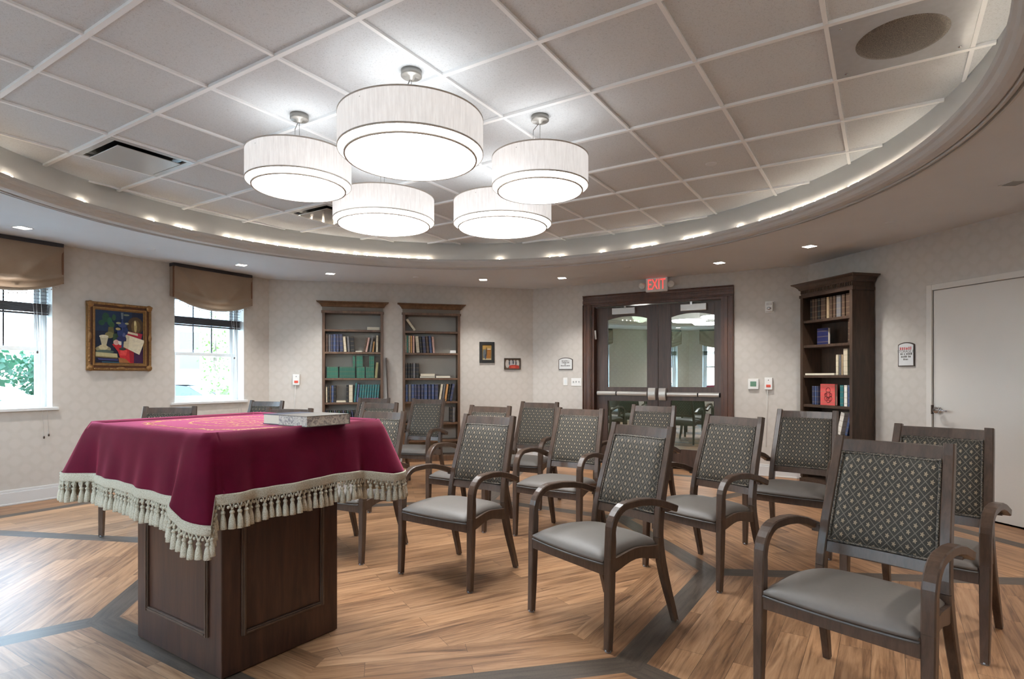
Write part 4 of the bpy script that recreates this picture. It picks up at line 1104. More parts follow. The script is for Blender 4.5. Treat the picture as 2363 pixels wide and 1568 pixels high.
# ------------------------------------------------------------------ table, cloth, books on it
TA = R(56); TC = Vector((-1.33, 2.85, 0))
def table():
    o = empty('reading_table', TC, TA, 'dark walnut pedestal table with framed panels under the burgundy cloth', 'table')
    hx, hy = .295, .365; W = M['darkwood']
    b = MB(); b.bx(-hx, hx, -hy, hy, 0.004, .985); b.build('pedestal', W, o, bevel=.004)
    t = MB(); t.bx(-.43, .43, -.515, .515, .985, 1.018); t.build('table_top', W, o, bevel=.004)
    s = MB(); s.bx(-hx + .012, hx, hy, hy + .028, 0.004, .985); s.build('back_panel', W, o, bevel=.003)
    def frame(axis, sgn, half, inset):
        f = MB(); w = .020; z0, z1 = .155, .92; a = half - inset; P = hx if axis == 0 else hy
        def q(u0, u1, za, zb):
            for d0, d1, k in ((0, .009, 0), (.0, .014, .006)):
                uu0, uu1, zz0, zz1 = u0 + (k if u1 - u0 < .05 else 0), u1 - (k if u1 - u0 < .05 else 0), za + (k if zb - za < .05 else 0), zb - (k if zb - za < .05 else 0)
                if axis == 0: f.bx(sgn * P, sgn * (P + d1), uu0, uu1, zz0, zz1)
                else: f.bx(uu0, uu1, sgn * P, sgn * (P + d1), zz0, zz1)
        q(-a, -a + w, z0, z1); q(a - w, a, z0, z1); q(-a + w, a - w, z0, z0 + w); q(-a + w, a - w, z1 - w, z1)
        f.build('panel_moulding', M['chairwood'], o, bevel=.002)
    frame(0, -1, hy, .095); frame(1, -1, hx, .085); frame(0, 1, hy, .095)
table()
def cloth():
    o = empty('tablecloth', TC + Vector((0, 0, 1.02)), TA, 'burgundy velvet cloth with gold embroidery and a cream tassel fringe', 'tablecloth')
    hx, hy, rc = .44, .525, .035
    # perimeter with outward normals, corner weight
    P = []
    cor = [(-hx, -hy), (hx, -hy), (hx, hy), (-hx, hy)]
    def side(a, b, n):
        return [(a[0] + (b[0] - a[0]) * i / n, a[1] + (b[1] - a[1]) * i / n) for i in range(n)]
    segs = [((-hx + rc, -hy), (hx - rc, -hy), (0, -1)), ((hx, -hy + rc), (hx, hy - rc), (1, 0)), ((hx - rc, hy), (-hx + rc, hy), (0, 1)), ((-hx, hy - rc), (-hx, -hy + rc), (-1, 0))]
    cc = [(hx - rc, -hy + rc, -90), (hx - rc, hy - rc, 0), (-hx + rc, hy - rc, 90), (-hx + rc, -hy + rc, 180)]
    for (a, b, n), (cx_, cy_, a0) in zip(segs, cc):
        N = 84
        for p in side(a, b, N): P.append((Vector((p[0], p[1], 0)), Vector((n[0], n[1], 0))))
        for k in range(0, 10):
            t = R(a0 + 9.99 * k); d = Vector((math.cos(t), math.sin(t), 0)); P.append((Vector((cx_, cy_, 0)) + d * rc, d))
    def cw(p):
        d = min((abs(abs(p.x) - hx) + abs(abs(p.y) - hy)), 9)
        return math.exp(-(d / .115) ** 2)
    S = [0]
    for i in range(1, len(P)): S.append(S[-1] + (P[i][0] - P[i - 1][0]).length)
    zt = .004
    def pt(i, d):
        p, n = P[i]; c = cw(p); s = S[i]
        e = p.y + hy                                # distance from the front corner along the long front side
        flap = 0
        if p.x < -hx + .02 and e < .3: flap = 1 / (1 + math.exp((e - .125) / .008))
        tip = min(1, max(0, 1 - e / .14)) ** 1.4 * flap
        lc = math.exp(-(((p.x + hx) + (hy - p.y)) / .12) ** 2); rcn = math.exp(-(((hx - p.x) + (p.y + hy)) / .14) ** 2)
        D = .212 + .02 * max(0, (hy - p.y)) * (p.x < -hx + .02) + .012 * flap + .075 * tip + .035 * rcn + .004 * math.sin(s * 5.3 + 1)
        dd = d * D
        front = math.exp(-((p.x + hx + p.y + hy) / .12) ** 2)
        f = .15 + .30 * (c ** 1.5) * (1 - front) - .07 * front
        fold = (.007 * math.sin(s * 23 + .6 * math.sin(s * 7)) + .004 * math.sin(s * 43 + 1.3)) * d ** 1.4 * (1 - c * .85) + .026 * flap * d
        r = .018
        out = r * math.sin(min(1, dd / .03) * PI / 2) + f * dd * 1.0 + fold
        # small pleats beside each corner
        out -= .020 * d * (1 - front) * math.exp(-((abs(abs(p.x) - hx) + abs(abs(p.y) - hy) - .16) / .035) ** 2)
        q = p + n * out; q.z = zt - dd + (.012 * (1 - min(1, dd / .03)) - .012) * 1.0 + .012 * (dd < 1e-6)
        return q
    m = MB(); n = len(P); rows = []
    ctr = m.vert((0, 0, zt + .001))
    for k in (.25, .5, .75, .93, .985): rows.append([m.vert((p.x * k, p.y * k, zt + .001)) for p, _ in P])
    for j in range(13): rows.append([m.vert(pt(i, j / 12)) for i in range(n)])
    for i in range(n): m.face((ctr, rows[0][i], rows[0][(i + 1) % n]), 0, None, True)
    for a, b in zip(rows, rows[1:]):
        for i in range(n): m.face((a[i], b[i], b[(i + 1) % n], a[(i + 1) % n]), 0, None, True)
    vo = m.build('velvet', M['velvet'], o)
    sol = vo.modifiers.new('t', 'SOLIDIFY'); sol.thickness = .003; sol.offset = 1
    # fringe: woven header band, knots and tassels
    f = MB(); hb = .030
    h0 = [pt(i, 1) for i in range(n)]; nn = [P[i][1] for i in range(n)]
    prof = ((.002, .012), (.009, .008), (.006, 0), (.010, -.006), (.006, -.012), (.009, -.020), (.005, -hb + .004), (.0, -hb))
    L = []
    for (e, z) in prof: L.append([f.vert(h0[i] + nn[i] * e + Vector((0, 0, z))) for i in range(n)])
    for a, b in zip(L, L[1:]):
        for i in range(n): f.face((a[i], b[i], b[(i + 1) % n], a[(i + 1) % n]), 0, None, True)
    f.build('fringe_band', M['fringe'], o)
    g = MB()
    # walk the hem at equal steps
    C = [0]
    for i in range(1, n + 1): C.append(C[-1] + (h0[i % n] - h0[i - 1]).length)
    tot = C[-1]; cnt = int(tot / .0295); k = 0
    for q in range(cnt):
        d = tot * q / cnt
        while C[k + 1] < d: k += 1
        u = (d - C[k]) / max(1e-6, C[k + 1] - C[k]); p = h0[k].lerp(h0[(k + 1) % n], u); nv = nn[k].lerp(nn[(k + 1) % n], u)
        p = p + nv * random.uniform(.001, .006) + Vector((0, 0, -hb + .002)); j = random.uniform(-.006, .006)
        lz = random.uniform(.95, 1.05)
        tv = Vector((-nv.y, nv.x, 0))
        for e in (-.009, .009): g.tube([p + tv * e + Vector((0, 0, .004)), p + tv * e * .3 + Vector((0, 0, -.016)), p + Vector((0, 0, -.026))], .0035, 5)
        g.blob(p + Vector((0, 0, -.030)), (.0100, .0100, .0085), 0, 7, 4)
        for e in (-.0148, 0): g.blob(p + tv * e + Vector((0, 0, -.010 if e else -.016)), .0065, 0, 6, 4)
        g.lathe([(.0, -.034), (.007, -.036), (.0075, -.042), (.0115, -.056), (.0135, -.074 * lz), (.0150, -.090 * lz), (.005, -.092 * lz)], 7, p + Vector((0, 0, j * .3)))
    g.build('tassel_fringe', M['fringe'], o)
    # embroidery: a scrolling border and a middle cartouche, slightly raised
    e = MB(); rnd = random.Random(3); z = zt + .0035
    def leaf(x, y, a, l, w):
        e.blob((x, y, z), (l, w, .0014), 0, 8, 4, Matrix.Rotation(a, 3, 'Z'))
    for k in range(86):
        t = 2 * PI * k / 86; sx = math.copysign(abs(math.cos(t)) ** .55, math.cos(t)); sy = math.copysign(abs(math.sin(t)) ** .55, math.sin(t))
        wob = .016 * math.sin(t * 14); leaf(sx * (.315 + wob), sy * (.40 + wob), t + rnd.uniform(-1, 1), rnd.uniform(.010, .022), .0065)
    for k in range(46):
        t = 2 * PI * k / 46; leaf(.19 * math.cos(t), .27 * math.sin(t), t + PI / 2 + rnd.uniform(-.6, .6), rnd.uniform(.010, .020), .006)
    for r_ in range(4):
        for k in range(11): leaf(-.09 + r_ * .06 + rnd.uniform(-.01, .01), -.15 + k * .03, rnd.uniform(0, 3), rnd.uniform(.008, .017), .0055)
    ss = lambda v, k: math.copysign(abs(v) ** k, v)
    e.tube([(.315 * ss(math.cos(t), .55), .40 * ss(math.sin(t), .55), z) for t in [2 * PI * (k + .5) / 90 for k in range(90)]], .0016, 4, close=True)
    e.tube([(.19 * math.cos(2 * PI * k / 60), .27 * math.sin(2 * PI * k / 60), z) for k in range(60)], .0016, 4, close=True)
    for r_ in range(4): e.tube([(-.09 + r_ * .06, -.27 + .02 * (r_ in (0, 3)), z), (-.09 + r_ * .06, .27 - .02 * (r_ in (0, 3)), z)], .0012, 4)
    e.tube([(0, .26, z), (0, .41, z)], .0012, 4)
    e.build('embroidery_stitching', M['gold'], o)
cloth()
def books_on_table():
    zt = 1.0325
    def place(px, py, w, l, h, nm, lab, edge, ang):
        p = at_z(px, py, zt); m = MB()
        m.bx(0, w, 0, l, 0, .003); m.bx(0, w, 0, l, h - .003, h); m.bx(w - .004, w, 0, l, .003, h - .003)
        m.bx(.003, w - .004, .003, l - .003, .003, h - .003, 1)
        o = m.build(nm, [M['taupe'] if edge == 'marble' else M['navy'], M[edge]], loc=p, rotz=ang)
        if edge == 'marble':
            q = MB(); q.bx(.0, w - .004, -.001, .0, 0, .003)
            o.data.materials[0] = M['taupe']
        return tag(o, lab, 'book', 'books lying on the velvet cloth')
    place(708, 987, .235, .205, .047, 'book', 'thick taupe book with marbled page edges lying on the velvet cloth', 'marble', TA)
    pass
    p2 = at_z(652, 983, zt)
    m = MB(); w, l, h = .20, .125, .046
    m.bx(0, w, 0, l, 0, .003); m.bx(0, w, 0, l, h - .003, h); m.bx(w - .004, w, 0, l, .003, h - .003); m.bx(.003, w - .004, .003, l - .003, .003, h - .003, 1)
    o = m.build('book', [M['navy'], M['page']]); ux = Vector((math.cos(TA), math.sin(TA), 0)); uy = Vector((-math.sin(TA), math.cos(TA), 0))
    o.location = at_z(708, 987, zt) + uy * .212 + ux * .012; o.rotation_euler = (0, 0, TA)
    tag(o, 'smaller dark book with plain cream pages beside the marbled one', 'book', 'books lying on the velvet cloth')
books_on_table()

# ------------------------------------------------------------------ things on the walls
def on_wall(name, wf, px, py, label, cat, group=None, off=0):
    t, z = wf.hit(px, py, off)
    return empty(name, wf.w(t, off, z), wf.rz, label, cat, group)
def art_mesh(shapes, w, h, y0):
    """flat colour patches, each a hair nearer; shapes: (rgb, [(x,y) 0..1 from top left])"""
    m = MB(); mats = []; key = {}
    for i, (rgb, pts) in enumerate(shapes):
        if rgb not in key: key[rgb] = len(mats); mats.append(plain('paint_patch', rgb, .45, 0, .4, .25, 40))
        m.poly([((x - .5) * w, y0 - .0004 * i, (.5 - y) * h) for x, y in pts], key[rgb])
    return m, mats
def ell(cx, cy, rx, ry, n=14): return [(cx + rx * math.cos(2 * PI * k / n), cy + ry * math.sin(2 * PI * k / n)) for k in range(n)]
def painting():
    wf = WL; t0, _ = wf.hit(197, 780); t1, _ = wf.hit(346, 780)
    zt = (wf.hit(197, 696)[1] + wf.hit(346, 707)[1]) / 2; zb = (wf.hit(197, 856)[1] + wf.hit(346, 856)[1]) / 2
    w, h = t1 - t0, zt - zb
    o = empty('painting', wf.w((t0 + t1) / 2, -.004, (zt + zb) / 2), wf.rz, 'still life painting in a carved gilt frame on the window wall', 'painting')
    fw = .085
    def fr(mb, a0, a1, y, yb, mi=0):
        X0, X1 = w / 2 - a0, w / 2 - a1; Z0, Z1 = h / 2 - a0, h / 2 - a1
        mb.bx(-X0, -X1, yb, y, -Z0, Z0, mi); mb.bx(X1, X0, yb, y, -Z0, Z0, mi); mb.bx(-X1, X1, yb, y, Z1, Z0, mi); mb.bx(-X1, X1, yb, y, -Z0, -Z1, mi)
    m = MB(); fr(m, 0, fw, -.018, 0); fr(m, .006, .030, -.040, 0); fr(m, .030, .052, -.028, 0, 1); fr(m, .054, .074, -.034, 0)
    rnd = random.Random(5)
    for k in range(120):
        s = rnd.choice('lrtb'); v = rnd.uniform(-.5, .5)
        p = {'l': (-w / 2 + .018, v * h), 'r': (w / 2 - .018, v * h), 't': (v * w, h / 2 - .018), 'b': (v * w, -h / 2 + .018)}[s]
        m.blob((p[0], -.040, p[1]), (.012, .008, .012), 0, 7, 4)
    for sx in (-1, 1):
        for sz in (-1, 1):
            m.blob((sx * (w / 2 - .03), -.036, sz * (h / 2 - .03)), (.036, .018, .036), 0, 10, 6)
        m.blob((sx * (w / 2 - .022), -.038, 0), (.02, .014, .05), 0, 10, 6)
    for sz in (-1, 1): m.blob((0, -.038, sz * (h / 2 - .022)), (.05, .014, .02), 0, 10, 6)
    m.build('frame', [M['goldframe'], M['giltdark']], o, bevel=.002)
    cw_, ch_ = w - 2 * fw + .02, h - 2 * fw + .02
    Q = lambda x0, y0, x1, y1: [(x0, y0), (x1, y0), (x1, y1), (x0, y1)]
    S = [((16, 30, 58), Q(0, 0, 1, 1)), ((22, 46, 78), Q(.0, 0, .75, .4)), ((20, 24, 50), Q(0, .75, .55, 1)), ((60, 28, 66), Q(.72, .72, 1, 1)),
         ((74, 56, 40), ell(.82, .27, .17, .17)), ((104, 84, 52), ell(.83, .29, .10, .13)), ((182, 164, 110), ell(.82, .29, .03, .11)), ((226, 212, 160), ell(.81, .22, .018, .05)),
         ((30, 74, 56), ell(.22, .15, .07, .09)), ((40, 92, 66), ell(.30, .22, .05, .08)), ((32, 80, 60), ell(.14, .25, .06, .05)), ((44, 84, 60), ell(.38, .14, .04, .06)), ((52, 90, 58), ell(.34, .28, .05, .06)),
         ((96, 92, 56), [(.27, .32), (.37, .32), (.39, .5), (.25, .5)]), ((128, 122, 78), ell(.29, .47, .09, .06)), ((58, 82, 58), [(.36, .45), (.48, .42), (.46, .66), (.36, .7)]),
         ((186, 178, 150), [(.10, .50), (.27, .50), (.23, .66), (.14, .66)]), ((214, 206, 180), ell(.18, .50, .09, .03)), ((152, 142, 108), ell(.17, .73, .15, .06)), ((196, 184, 146), ell(.17, .70, .09, .05)), ((82, 96, 88), ell(.2, .78, .18, .035)),
         ((186, 176, 134), [(.02, .79), (.44, .81), (.45, .88), (.02, .86)]), ((124, 106, 74), [(.02, .86), (.45, .88), (.45, .90), (.02, .88)]), ((66, 68, 120), [(.06, .90), (.46, .915), (.46, .94), (.08, .93)]), ((48, 84, 104), [(.14, .955), (.48, .965), (.48, .985), (.14, .98)]),
         ((196, 40, 48), [(.34, .64), (.48, .58), (.62, .66), (.66, .72), (.78, .78), (.78, .98), (.66, .98), (.5, .90), (.46, .78)]), ((226, 76, 72), [(.50, .74), (.64, .74), (.62, .84), (.50, .84)]), ((150, 26, 44), [(.68, .74), (.78, .78), (.78, .98), (.70, .97)]), ((160, 104, 58), [(.46, .88), (.60, .90), (.70, .98), (.48, .98)]),
         ((214, 170, 160), ell(.42, .60, .06, .05)), ((226, 220, 210), ell(.5, .59, .04, .06)),
         ((166, 34, 58), [(.62, .38), (.96, .42), (.93, .52), (.62, .47)]), ((210, 200, 170), [(.62, .38), (.86, .42), (.86, .46), (.62, .42)]),
         ((226, 216, 188), [(.60, .44), (.99, .54), (.99, .58), (.89, .82), (.56, .68), (.57, .58), (.62, .57)]), ((204, 192, 160), [(.60, .44), (.68, .46), (.66, .72), (.56, .68), (.57, .58), (.62, .57)]),
         ((44, 62, 110), [(.525, .12), (.555, .12), (.56, .70), (.52, .70)]), ((110, 118, 128), [(.51, .04), (.56, .04), (.55, .16), (.52, .16)]), ((54, 70, 118), ell(.54, .27, .09, .05)), ((150, 150, 110), ell(.46, .24, .05, .02)), ((150, 150, 110), ell(.63, .24, .04, .02)), ((120, 128, 110), ell(.62, .08, .06, .018)),
         ((40, 58, 112), ell(.48, .42, .05, .07)), ((38, 54, 100), ell(.60, .38, .05, .08)), ((172, 158, 108), ell(.45, .35, .05, .025)), ((88, 96, 140), ell(.57, .46, .03, .05)), ((44, 50, 96), ell(.52, .53, .1, .05)), ((60, 66, 60), ell(.54, .72, .07, .025))]
    m, mats = art_mesh(S, cw_, ch_, -.012)
    m.build('canvas', mats, o)
painting()
def small_art(px0, px1, py0, py1, label, frame_mat, fw, S, name='framed_picture'):
    wf = WB; t0, z0 = wf.hit(px0, py0); t1, z1 = wf.hit(px1, py1); w, h = t1 - t0, z0 - z1
    o = empty(name, wf.w((t0 + t1) / 2, -.003, (z0 + z1) / 2), wf.rz, label, 'picture')
    m = MB(); X, Z = w / 2, h / 2
    m.bx(-X, -X + fw, -.02, 0, -Z, Z); m.bx(X - fw, X, -.02, 0, -Z, Z); m.bx(-X + fw, X - fw, -.02, 0, Z - fw, Z); m.bx(-X + fw, X - fw, -.02, 0, -Z, -Z + fw)
    m.build('frame', frame_mat, o, bevel=.003)
    m, mats = art_mesh(S, w - 2 * fw + .004, h - 2 * fw + .004, -.008); m.build('print', mats, o)
Q = lambda x0, y0, x1, y1: [(x0, y0), (x1, y0), (x1, y1), (x0, y1)]
small_art(1106, 1140.5, 789.5, 838, 'small black framed ochre picture right of the right bookcase', plain('black_frame', (38, 38, 38), .4), .045,
          [((120, 100, 62), Q(0, 0, 1, 1)), ((168, 132, 70), Q(.05, .02, .95, .3)), ((190, 176, 150), ell(.72, .30, .2, .05)), ((92, 100, 104), ell(.25, .6, .16, .3)), ((146, 96, 40), [(.5, .32), (.95, .32), (.85, .95), (.45, .9)]), ((70, 56, 46), ell(.45, .45, .06, .3)), ((176, 162, 130), Q(.05, .9, .95, 1)), ((60, 66, 78), ell(.35, .78, .08, .18))])
small_art(1163, 1201, 827, 853.5, 'small picture of white clad people above red, beside the black framed one', M['bronze'], .016,
          [((112, 92, 76), Q(0, 0, 1, 1)), ((186, 178, 170), ell(.16, .5, .14, .42)), ((170, 166, 166), ell(.42, .42, .13, .32)), ((78, 84, 92), ell(.29, .4, .05, .22)), ((176, 170, 164), ell(.62, .4, .1, .3)), ((70, 76, 84), ell(.55, .35, .05, .2)), ((190, 184, 176), ell(.84, .45, .13, .35)), ((84, 86, 88), ell(.74, .42, .05, .2)), ((60, 52, 48), ell(.3, .12, .05, .07)), ((60, 52, 48), ell(.52, .12, .05, .07)), ((170, 62, 50), [(.28, .68), (.45, .62), (.78, .62), (.95, .7), (.95, 1), (.28, 1)]), ((196, 82, 62), ell(.56, .84, .16, .12))])
def plaque(wf, px0, px1, py0, py1, label, lines, name='wall_plaque'):
    t0, z0 = wf.hit(px0, py0); t1, z1 = wf.hit(px1, py1); w, h = t1 - t0, z0 - z1
    o = empty(name, wf.w((t0 + t1) / 2, -.002, (z0 + z1) / 2), wf.rz, label, 'sign')
    X, Z = w / 2, h / 2; sh = .13 * w; n = 12
    def outline(k): return [(-X + k, -Z + k), (X - k, -Z + k), (X - k, Z - sh - k * .6)] + [((X - k) * (1 - 2 * i / n), Z - sh - k * .6 + (sh - k * .4) * math.sin(PI * i / n) ** .8) for i in range(1, n)] + [(-X + k, Z - sh - k * .6)]
    m = MB(); prism(m, outline(0), -.010, 0); m.build('border', M['bronze'], o)
    m = MB(); prism(m, outline(.010), -.012, -.009); m.build('face', M['trimpaint'], o)
    rnd = random.Random(11)
    m = MB(); r = MB()
    for (zz, ww, hh, red, txt) in lines:
        if txt:
            text('lettering', txt, hh * 1.5, M['ink'], o, (0, -.0125, (.5 - zz) * h), ext=.0004, sx=.9)
            continue
        x = -ww * w / 2
        while x < ww * w / 2:
            c = hh * rnd.uniform(.35, .7); (r if red else m).bx(x, x + c, -.0128, -.012, (.5 - zz) * h - hh * .5, (.5 - zz) * h + hh * rnd.uniform(.2, .5)); x += c + hh * .28
            if rnd.random() < .12: x += hh * .5
    if m.f: m.build('fine_print', M['ink'], o)
    if r.f: r.build('red_print', M['redink'], o)
plaque(WD, 1290, 1322, 826, 853.5, 'small arch topped plaque above the light switches', [(.28, .56, .018, 0, None), (.42, .50, .018, 0, None), (.54, .14, .016, 0, None), (.67, .66, .018, 0, None)])
plaque(WR, 2074.5, 2112, 791.5, 846, 'arch topped sign with red and grey print between bookcase and white door', [(.25, .74, .030, 1, None), (.38, .7, .026, 0, 'STORAGE &'), (.48, .66, .020, 0, None), (.59, .58, .020, 0, None), (.70, .30, .018, 0, None)])
def exit_sign():
    wf = WD; t, z = wf.hit(1515, 657, -.05); o = empty('exit_sign', wf.w(t, 0, z), wf.rz, 'lit exit sign with two emergency lamp heads above the double doors', 'sign')
    b = MB(); b.bx(-.155, .155, -.06, -.004, -.1, .1); b.build('housing', M['plastic'], o, bevel=.016)
    text('lettering', 'EXIT', .205, M['exitred'], o, (0, -.0605, -.004), ext=.0012, sx=.60)
    m = MB(); m.bx(-.07, .07, -.05, -.0, .1, HC - z - .002); m.build('mount', M['plastic'], o)
    for s in (-1, 1):
        h = MB(); L = []
        d = Vector((s * .35, -1, -.45)).normalized(); R_ = d.to_track_quat('Z', 'Y').to_matrix()
        c = Vector((s * .195, -.05, .0))
        prof = [(.0, -.04), (.026, -.038), (.040, -.01), (.046, .03), (.042, .034), (.038, .012), (0, .006)]
        q = MB(); q.lathe(prof, 20); h.v = [tuple(c + R_ @ Vector(v)) for v in q.v]; h.f = q.f; h.m = q.m; h.uv = q.uv; h.sm = q.sm
        h.build('lamp_head', M['plastic'], o)
        k = MB(); k.bx(s * .15, s * .20, -.036, -.010, -.015, .015); k.build('lamp_arm', M['plastic'], o)
exit_sign()
def wall_devices():
    o = on_wall('light_switch', WD, 1305, 881, 'single white light switch plate left of the triple one', 'switch')
    m = MB(); m.bx(-.035, .035, -.006, 0, -.058, .058); m.build('plate', M['plastic'], o, bevel=.002)
    m = MB(); m.bx(-.016, .016, -.010, -.005, -.033, .033); m.build('rocker', M['whitevinyl'], o, bevel=.002)
    o = on_wall('light_switch', WD, 1330, 882, 'wide white plate with three toggle switches beside the double doors', 'switch')
    m = MB(); m.bx(-.082, .082, -.006, 0, -.058, .058); m.build('plate', M['plastic'], o, bevel=.002)
    for i in (-1, 0, 1):
        m = MB(); m.bx(i * .046 - .005, i * .046 + .005, -.018, -.005, -.008, .012); m.build('toggle', M['ink'] if False else M['nickel'], o)
    o = on_wall('thermostat', WD, 1739, 887, 'white thermostat with a green display right of the double doors', 'thermostat')
    m = MB(); m.bx(-.062, .062, -.026, 0, -.066, .066); m.build('case', M['plastic'], o, bevel=.006)
    m = MB(); m.bx(-.036, .036, -.028, -.025, -.03, .034); m.build('display', M['lcd'], o)
    def call(wf, px, py, lab):
        o = on_wall('call_station', wf, px, py, lab, 'call station', 'pull cord call stations')
        m = MB(); m.bx(-.045, .045, -.032, 0, -.075, .075); m.build('case', M['plastic'], o, bevel=.005)
        m = MB(); m.bx(-.026, .026, -.036, -.031, -.045, -.012); m.build('red_button', M['orange'], o, bevel=.002)
        m = MB(); m.blob((0, -.032, .045), (.006, .004, .006)); m.build('indicator', M['ink'], o)
        m = MB(); m.tube([(-.01, -.024, -.07), (-.022, -.012, -.35), (-.03, -.01, -.80)], .0022, 5); m.build('pull_cord', M['plastic'], o)
    call(WB, 684, 877, 'white call station with a pull cord left of the left bookcase')
    call(WD, 1774, 886, 'white call station with an orange button and cord beside the thermostat')
    o = on_wall('fire_strobe', WD, 1777, 709, 'white fire alarm strobe high on the wall right of the double doors', 'alarm')
    m = MB(); m.bx(-.055, .055, -.012, 0, -.072, .072); m.build('plate', M['plastic'], o, bevel=.004)
    m = MB(); m.bx(-.045, .04, -.06, -.012, -.06, .06); m.build('case', M['plastic'], o, bevel=.010)
    m = MB()
    for i in range(5):
        for j in range(2): m.bx(-.034 + i * .014, -.028 + i * .014, -.0615, -.06, .02 + j * .016, .028 + j * .016)
    m.build('sounder_holes', M['ink'], o)
    m = MB(); m.blob((-.004, -.06, -.022), (.026, .014, .018), 0, 12, 6); m.build('lens', M['chrome'], o)
    o = on_wall('outlet_plate', WB, 1073, 995, 'white blank outlet plate low on the wall beside the right bookcase', 'outlet')
    m = MB(); m.bx(-.036, .036, -.006, 0, -.058, .058); m.build('plate', M['plastic'], o, bevel=.002)
    m = MB()
    for z in (-.022, .022): m.bx(-.015, .015, -.008, -.005, z - .013, z + .013)
    m.build('socket', M['whitevinyl'], o)
wall_devices()

# ------------------------------------------------------------------ outside
GZ = -.40
def outside():
    m = MB(); m.poly([(-90, -40, GZ), (40, -40, GZ), (40, 90, GZ), (-90, 90, GZ)])
    n = NT('parking_ground'); v = n.coord('Object'); n.pbr(n.ramp(n.noise(v, .25, 4), [(.4, srgb(110, 112, 110)), (.6, srgb(130, 130, 126))]), .9)
    # the room is raised a little above the ground
    tag(m.build('ground', n.mat), 'pale parking ground outside the windows', 'ground', kind='structure')
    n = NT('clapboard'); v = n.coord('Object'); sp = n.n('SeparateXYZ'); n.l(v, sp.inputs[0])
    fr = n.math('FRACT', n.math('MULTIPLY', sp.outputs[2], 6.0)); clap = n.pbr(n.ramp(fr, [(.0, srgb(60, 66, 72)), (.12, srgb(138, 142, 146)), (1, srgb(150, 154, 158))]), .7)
    h = empty('house', (-15.2, 28, GZ), R(24), 'white clapboard house across the parking lot outside the window', 'house')
    b = MB(); b.bx(-6, 6, 0, 8, .9, 9); b.build('siding', clap, h)
    b = MB(); b.bx(-6.02, 6.02, -.03, 8, 0, .9); b.build('foundation', plain('stone_base', (66, 64, 60), .9, 0, .2, .2, 3), h)
    r = MB(); r.rings([[Vector(p) for p in ((x, -.5, 9), (x, 8.5, 9), (x, 4, 12))] for x in (-6.4, 6.4)], 0, True, False); r.build('roof', plain('roof_shingle', (110, 106, 102), .9), h)
    for (x, z) in ((-.2, 2.0), (-.2, 5.2), (3.4, 2.0), (-3.8, 2.0), (3.4, 5.2)):
        w = MB(); w.bx(x - .55, x + .55, -.05, .02, z - .1, z + 1.9); wo = w.build('window_surround', M['whitevinyl'], h)
        g = MB(); g.bx(x - .42, x + .42, -.07, -.04, z + .02, z + .85); g.bx(x - .42, x + .42, -.07, -.04, z + .95, z + 1.78); g.build('pane', plain('house_glass', (38, 44, 50), .15), wo)
    leafm = []
    for rgb in ((50, 84, 34), (76, 108, 36), (40, 78, 52)):
        n = NT('leaf'); oi = n.coord('Object'); c = n.mix(n.noise(oi, 3, 3), tuple(x * .7 for x in srgb(*rgb)[:3]) + (1,), srgb(*rgb))
        p = n.n('BsdfPrincipled'); n.l(c, p.inputs[0]); p.inputs['Roughness'].default_value = .6
        tr = n.n('BsdfTranslucent'); n.l(c, tr.inputs[0]); mx = n.n('MixShader'); mx.inputs[0].default_value = .4
        n.l(p.outputs[0], mx.inputs[1]); n.l(tr.outputs[0], mx.inputs[2]); n.l(mx.outputs[0], n.out.inputs[0]); leafm.append(n.mat)
    def tree(nm, x, y, hgt, rad, mat, label, trunk=True, n=900, zc=.62, cat='tree'):
        o = empty(nm, (x, y, GZ), 0, label, cat)
        rnd = random.Random(int(x * 10) + int(y)); f = MB()
        for k in range(n):
            d = Vector((rnd.gauss(0, 1), rnd.gauss(0, 1), rnd.gauss(0, 1))).normalized() * (rnd.random() ** .4)
            c = Vector((d.x * rad, d.y * rad, hgt * zc + d.z * hgt * (1 - zc)))
            a = Vector((rnd.gauss(0, 1), rnd.gauss(0, 1), rnd.gauss(0, 1))).normalized(); b = a.orthogonal().normalized(); s = rad * .09 * rnd.uniform(.6, 1.3)
            f.poly([c + a * s, c + b * s * .6, c - a * s, c - b * s * .6])
        f.build('foliage', mat, o)
        if trunk:
            t = MB(); t.tube([(0, 0, 0), (.05, 0, hgt * .3), (0, .05, hgt * .75)], [.07, .055, .02], 8)
            for k in range(5):
                a = k * 1.3; t.tube([(0, 0, hgt * (.35 + .07 * k)), (math.cos(a) * rad * .6, math.sin(a) * rad * .6, hgt * (.6 + .06 * k))], [.025, .01], 5)
            t.build('trunk', plain('bark', (110, 96, 82), .9), o)
    tree('young_tree', -7.70, 15.2, 3.7, .48, leafm[1], 'slim young tree outside the window nearest the corner', n=300, zc=.62)
    tree('shrub', -10.9, 21.5, 1.25, 1.1, leafm[1], 'bright round bush in front of the white house', False, 700, .5, 'bush')
    for i, (x, y, hh, rr) in enumerate([(-28.5, 29.5, 3.9, 2.6), (-30.5, 38.5, 3.6, 2.2), (-36.5, 34, 5.0, 2.8)]):
        tree('leafy_tree', x, y, hh, rr, leafm[2], ['broad green tree seen in the lower pane of the window at the picture edge', 'smaller green tree nearest the house outside the edge window', 'far green tree behind the broad one'][i], True, 1100, .55)
    # trees on the other sides, mirrored in the door glass
    for i, (x, y) in enumerate([(-14, 1.0), (-14, -5.5), (-9, -10), (-16, 7.5)]):
        tree('leafy_tree', x, y, 5.5, 2.4, leafm[0], ['tree outside the side windows', 'tree outside the rear corner', 'tree outside the rear windows', 'tree outside the side wall'][i], True, 700, .58)
    body = plain('white_car_paint', (226, 230, 236), .2); glassm = plain('car_glass', (22, 28, 34), .1); silver = plain('silver_car_paint', (120, 128, 140), .22, .3)
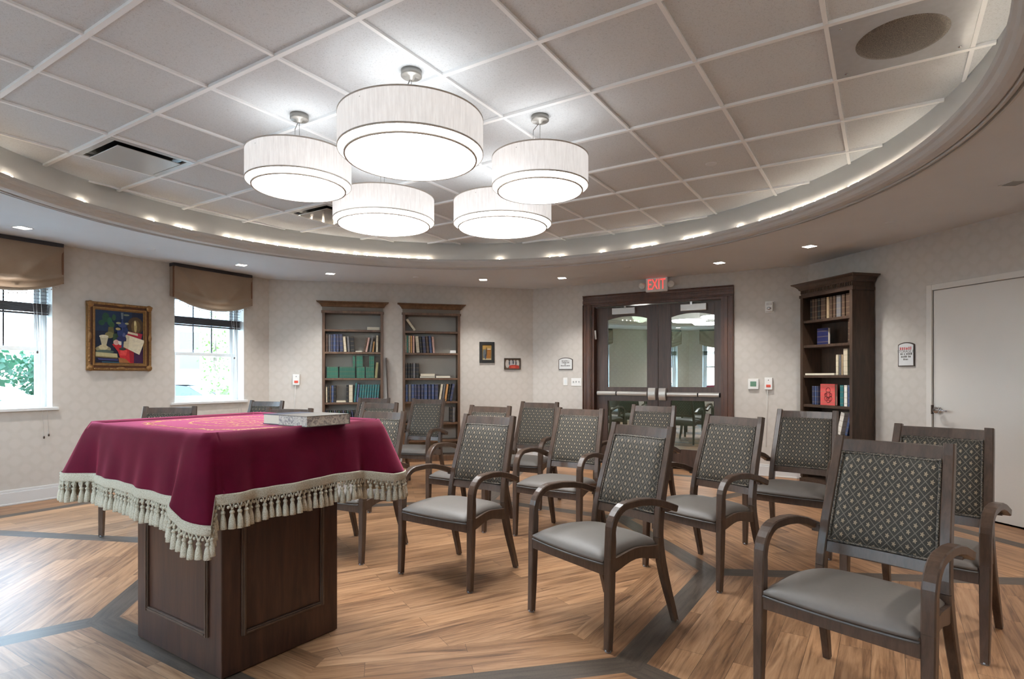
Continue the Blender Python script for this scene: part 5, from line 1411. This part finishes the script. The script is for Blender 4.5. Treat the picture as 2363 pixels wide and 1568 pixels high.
    def car(x, y, rz, mat, label):
        o = empty('car', (x, y, GZ), rz, label, 'car')
        def loft(prof, m, ws, mi=0):
            L = []
            n = len(prof)
            for s, k in ((-1, 1), (-.96, 1), (.96, 1), (1, 1)):
                L.append([Vector((px_, s * ws, pz)) for px_, pz in prof])
            m.rings(L, mi, True, False)
        b = MB(); loft([(-2.2, .28), (2.2, .28), (2.25, .62), (2.0, .78), (1.0, .92), (-1.9, .95), (-2.25, .85)], b, .88); b.build('body', mat, o, bevel=.06)
        c = MB(); L = []
        for s, k in ((-.80, 0), (-.62, 1), (.62, 1), (.80, 0)):
            L.append([Vector((px_, s, .90 + (pz - .90) * (1 if k else .15))) for px_, pz in ((-1.85, .90), (1.05, .90), (.35, 1.40), (-.2, 1.46), (-1.1, 1.44), (-1.6, 1.25))])
        c.rings(L, 0, True, False); c.build('cabin', glassm, o, bevel=.03)
        r = MB(); r.bx(-1.2, .30, -.60, .60, 1.44, 1.475); r.build('roof', mat, o, bevel=.012)
        for wx in (-1.35, 1.35):
            for wy in (-.86, .86):
                w = MB(); q = MB(); q.lathe([(0, -.1), (.2, -.1), (.31, -.09), (.33, -.05), (.33, .05), (.31, .09), (0, .1)], 20)
                w.v = [(wx + v[0], wy + v[2], .33 + v[1]) for v in q.v]; w.f, w.m, w.uv, w.sm = q.f, q.m, q.uv, q.sm; w.build('wheel', M['black'], o)
    car(-10.4, 10.9, R(40), silver, 'silver car parked outside the window at the picture edge')
    car(-13.6, 13.2, R(35), body, 'white car parked behind the silver one')
    car(-9.0, 15.9, R(15), body, 'white car parked outside the window nearest the corner')
outside()

# ------------------------------------------------------------------ light
w = bpy.data.worlds.new('world'); sc.world = w; w.use_nodes = True
nt = w.node_tree; bg = nt.nodes['Background']
tc = nt.nodes.new('ShaderNodeTexCoord'); sp = nt.nodes.new('ShaderNodeSeparateXYZ'); rp = nt.nodes.new('ShaderNodeValToRGB')
nt.links.new(tc.outputs['Generated'], sp.inputs[0]); nt.links.new(sp.outputs[2], rp.inputs[0]); nt.links.new(rp.outputs[0], bg.inputs[0])
rp.color_ramp.elements[0].position = .0; rp.color_ramp.elements[0].color = (.78, .90, 1.0, 1); rp.color_ramp.elements[1].position = .5; rp.color_ramp.elements[1].color = (.50, .74, 1.0, 1)
bg.inputs[1].default_value = 19
sc.view_settings.view_transform = 'Standard'; sc.view_settings.look = 'None'; sc.view_settings.gamma = 1; sc.view_settings.exposure = 0.78
sc.view_settings.use_curve_mapping = False
sc.cycles.use_denoising = True
sc.cycles.use_adaptive_sampling = True; sc.cycles.adaptive_threshold = .1; sc.cycles.adaptive_min_samples = 20
sc.cycles.max_bounces = 6; sc.cycles.diffuse_bounces = 3; sc.cycles.glossy_bounces = 3; sc.cycles.transparent_max_bounces = 12
sc.cycles.sample_clamp_indirect = 6
sc.cycles.caustics_reflective = False; sc.cycles.caustics_refractive = False
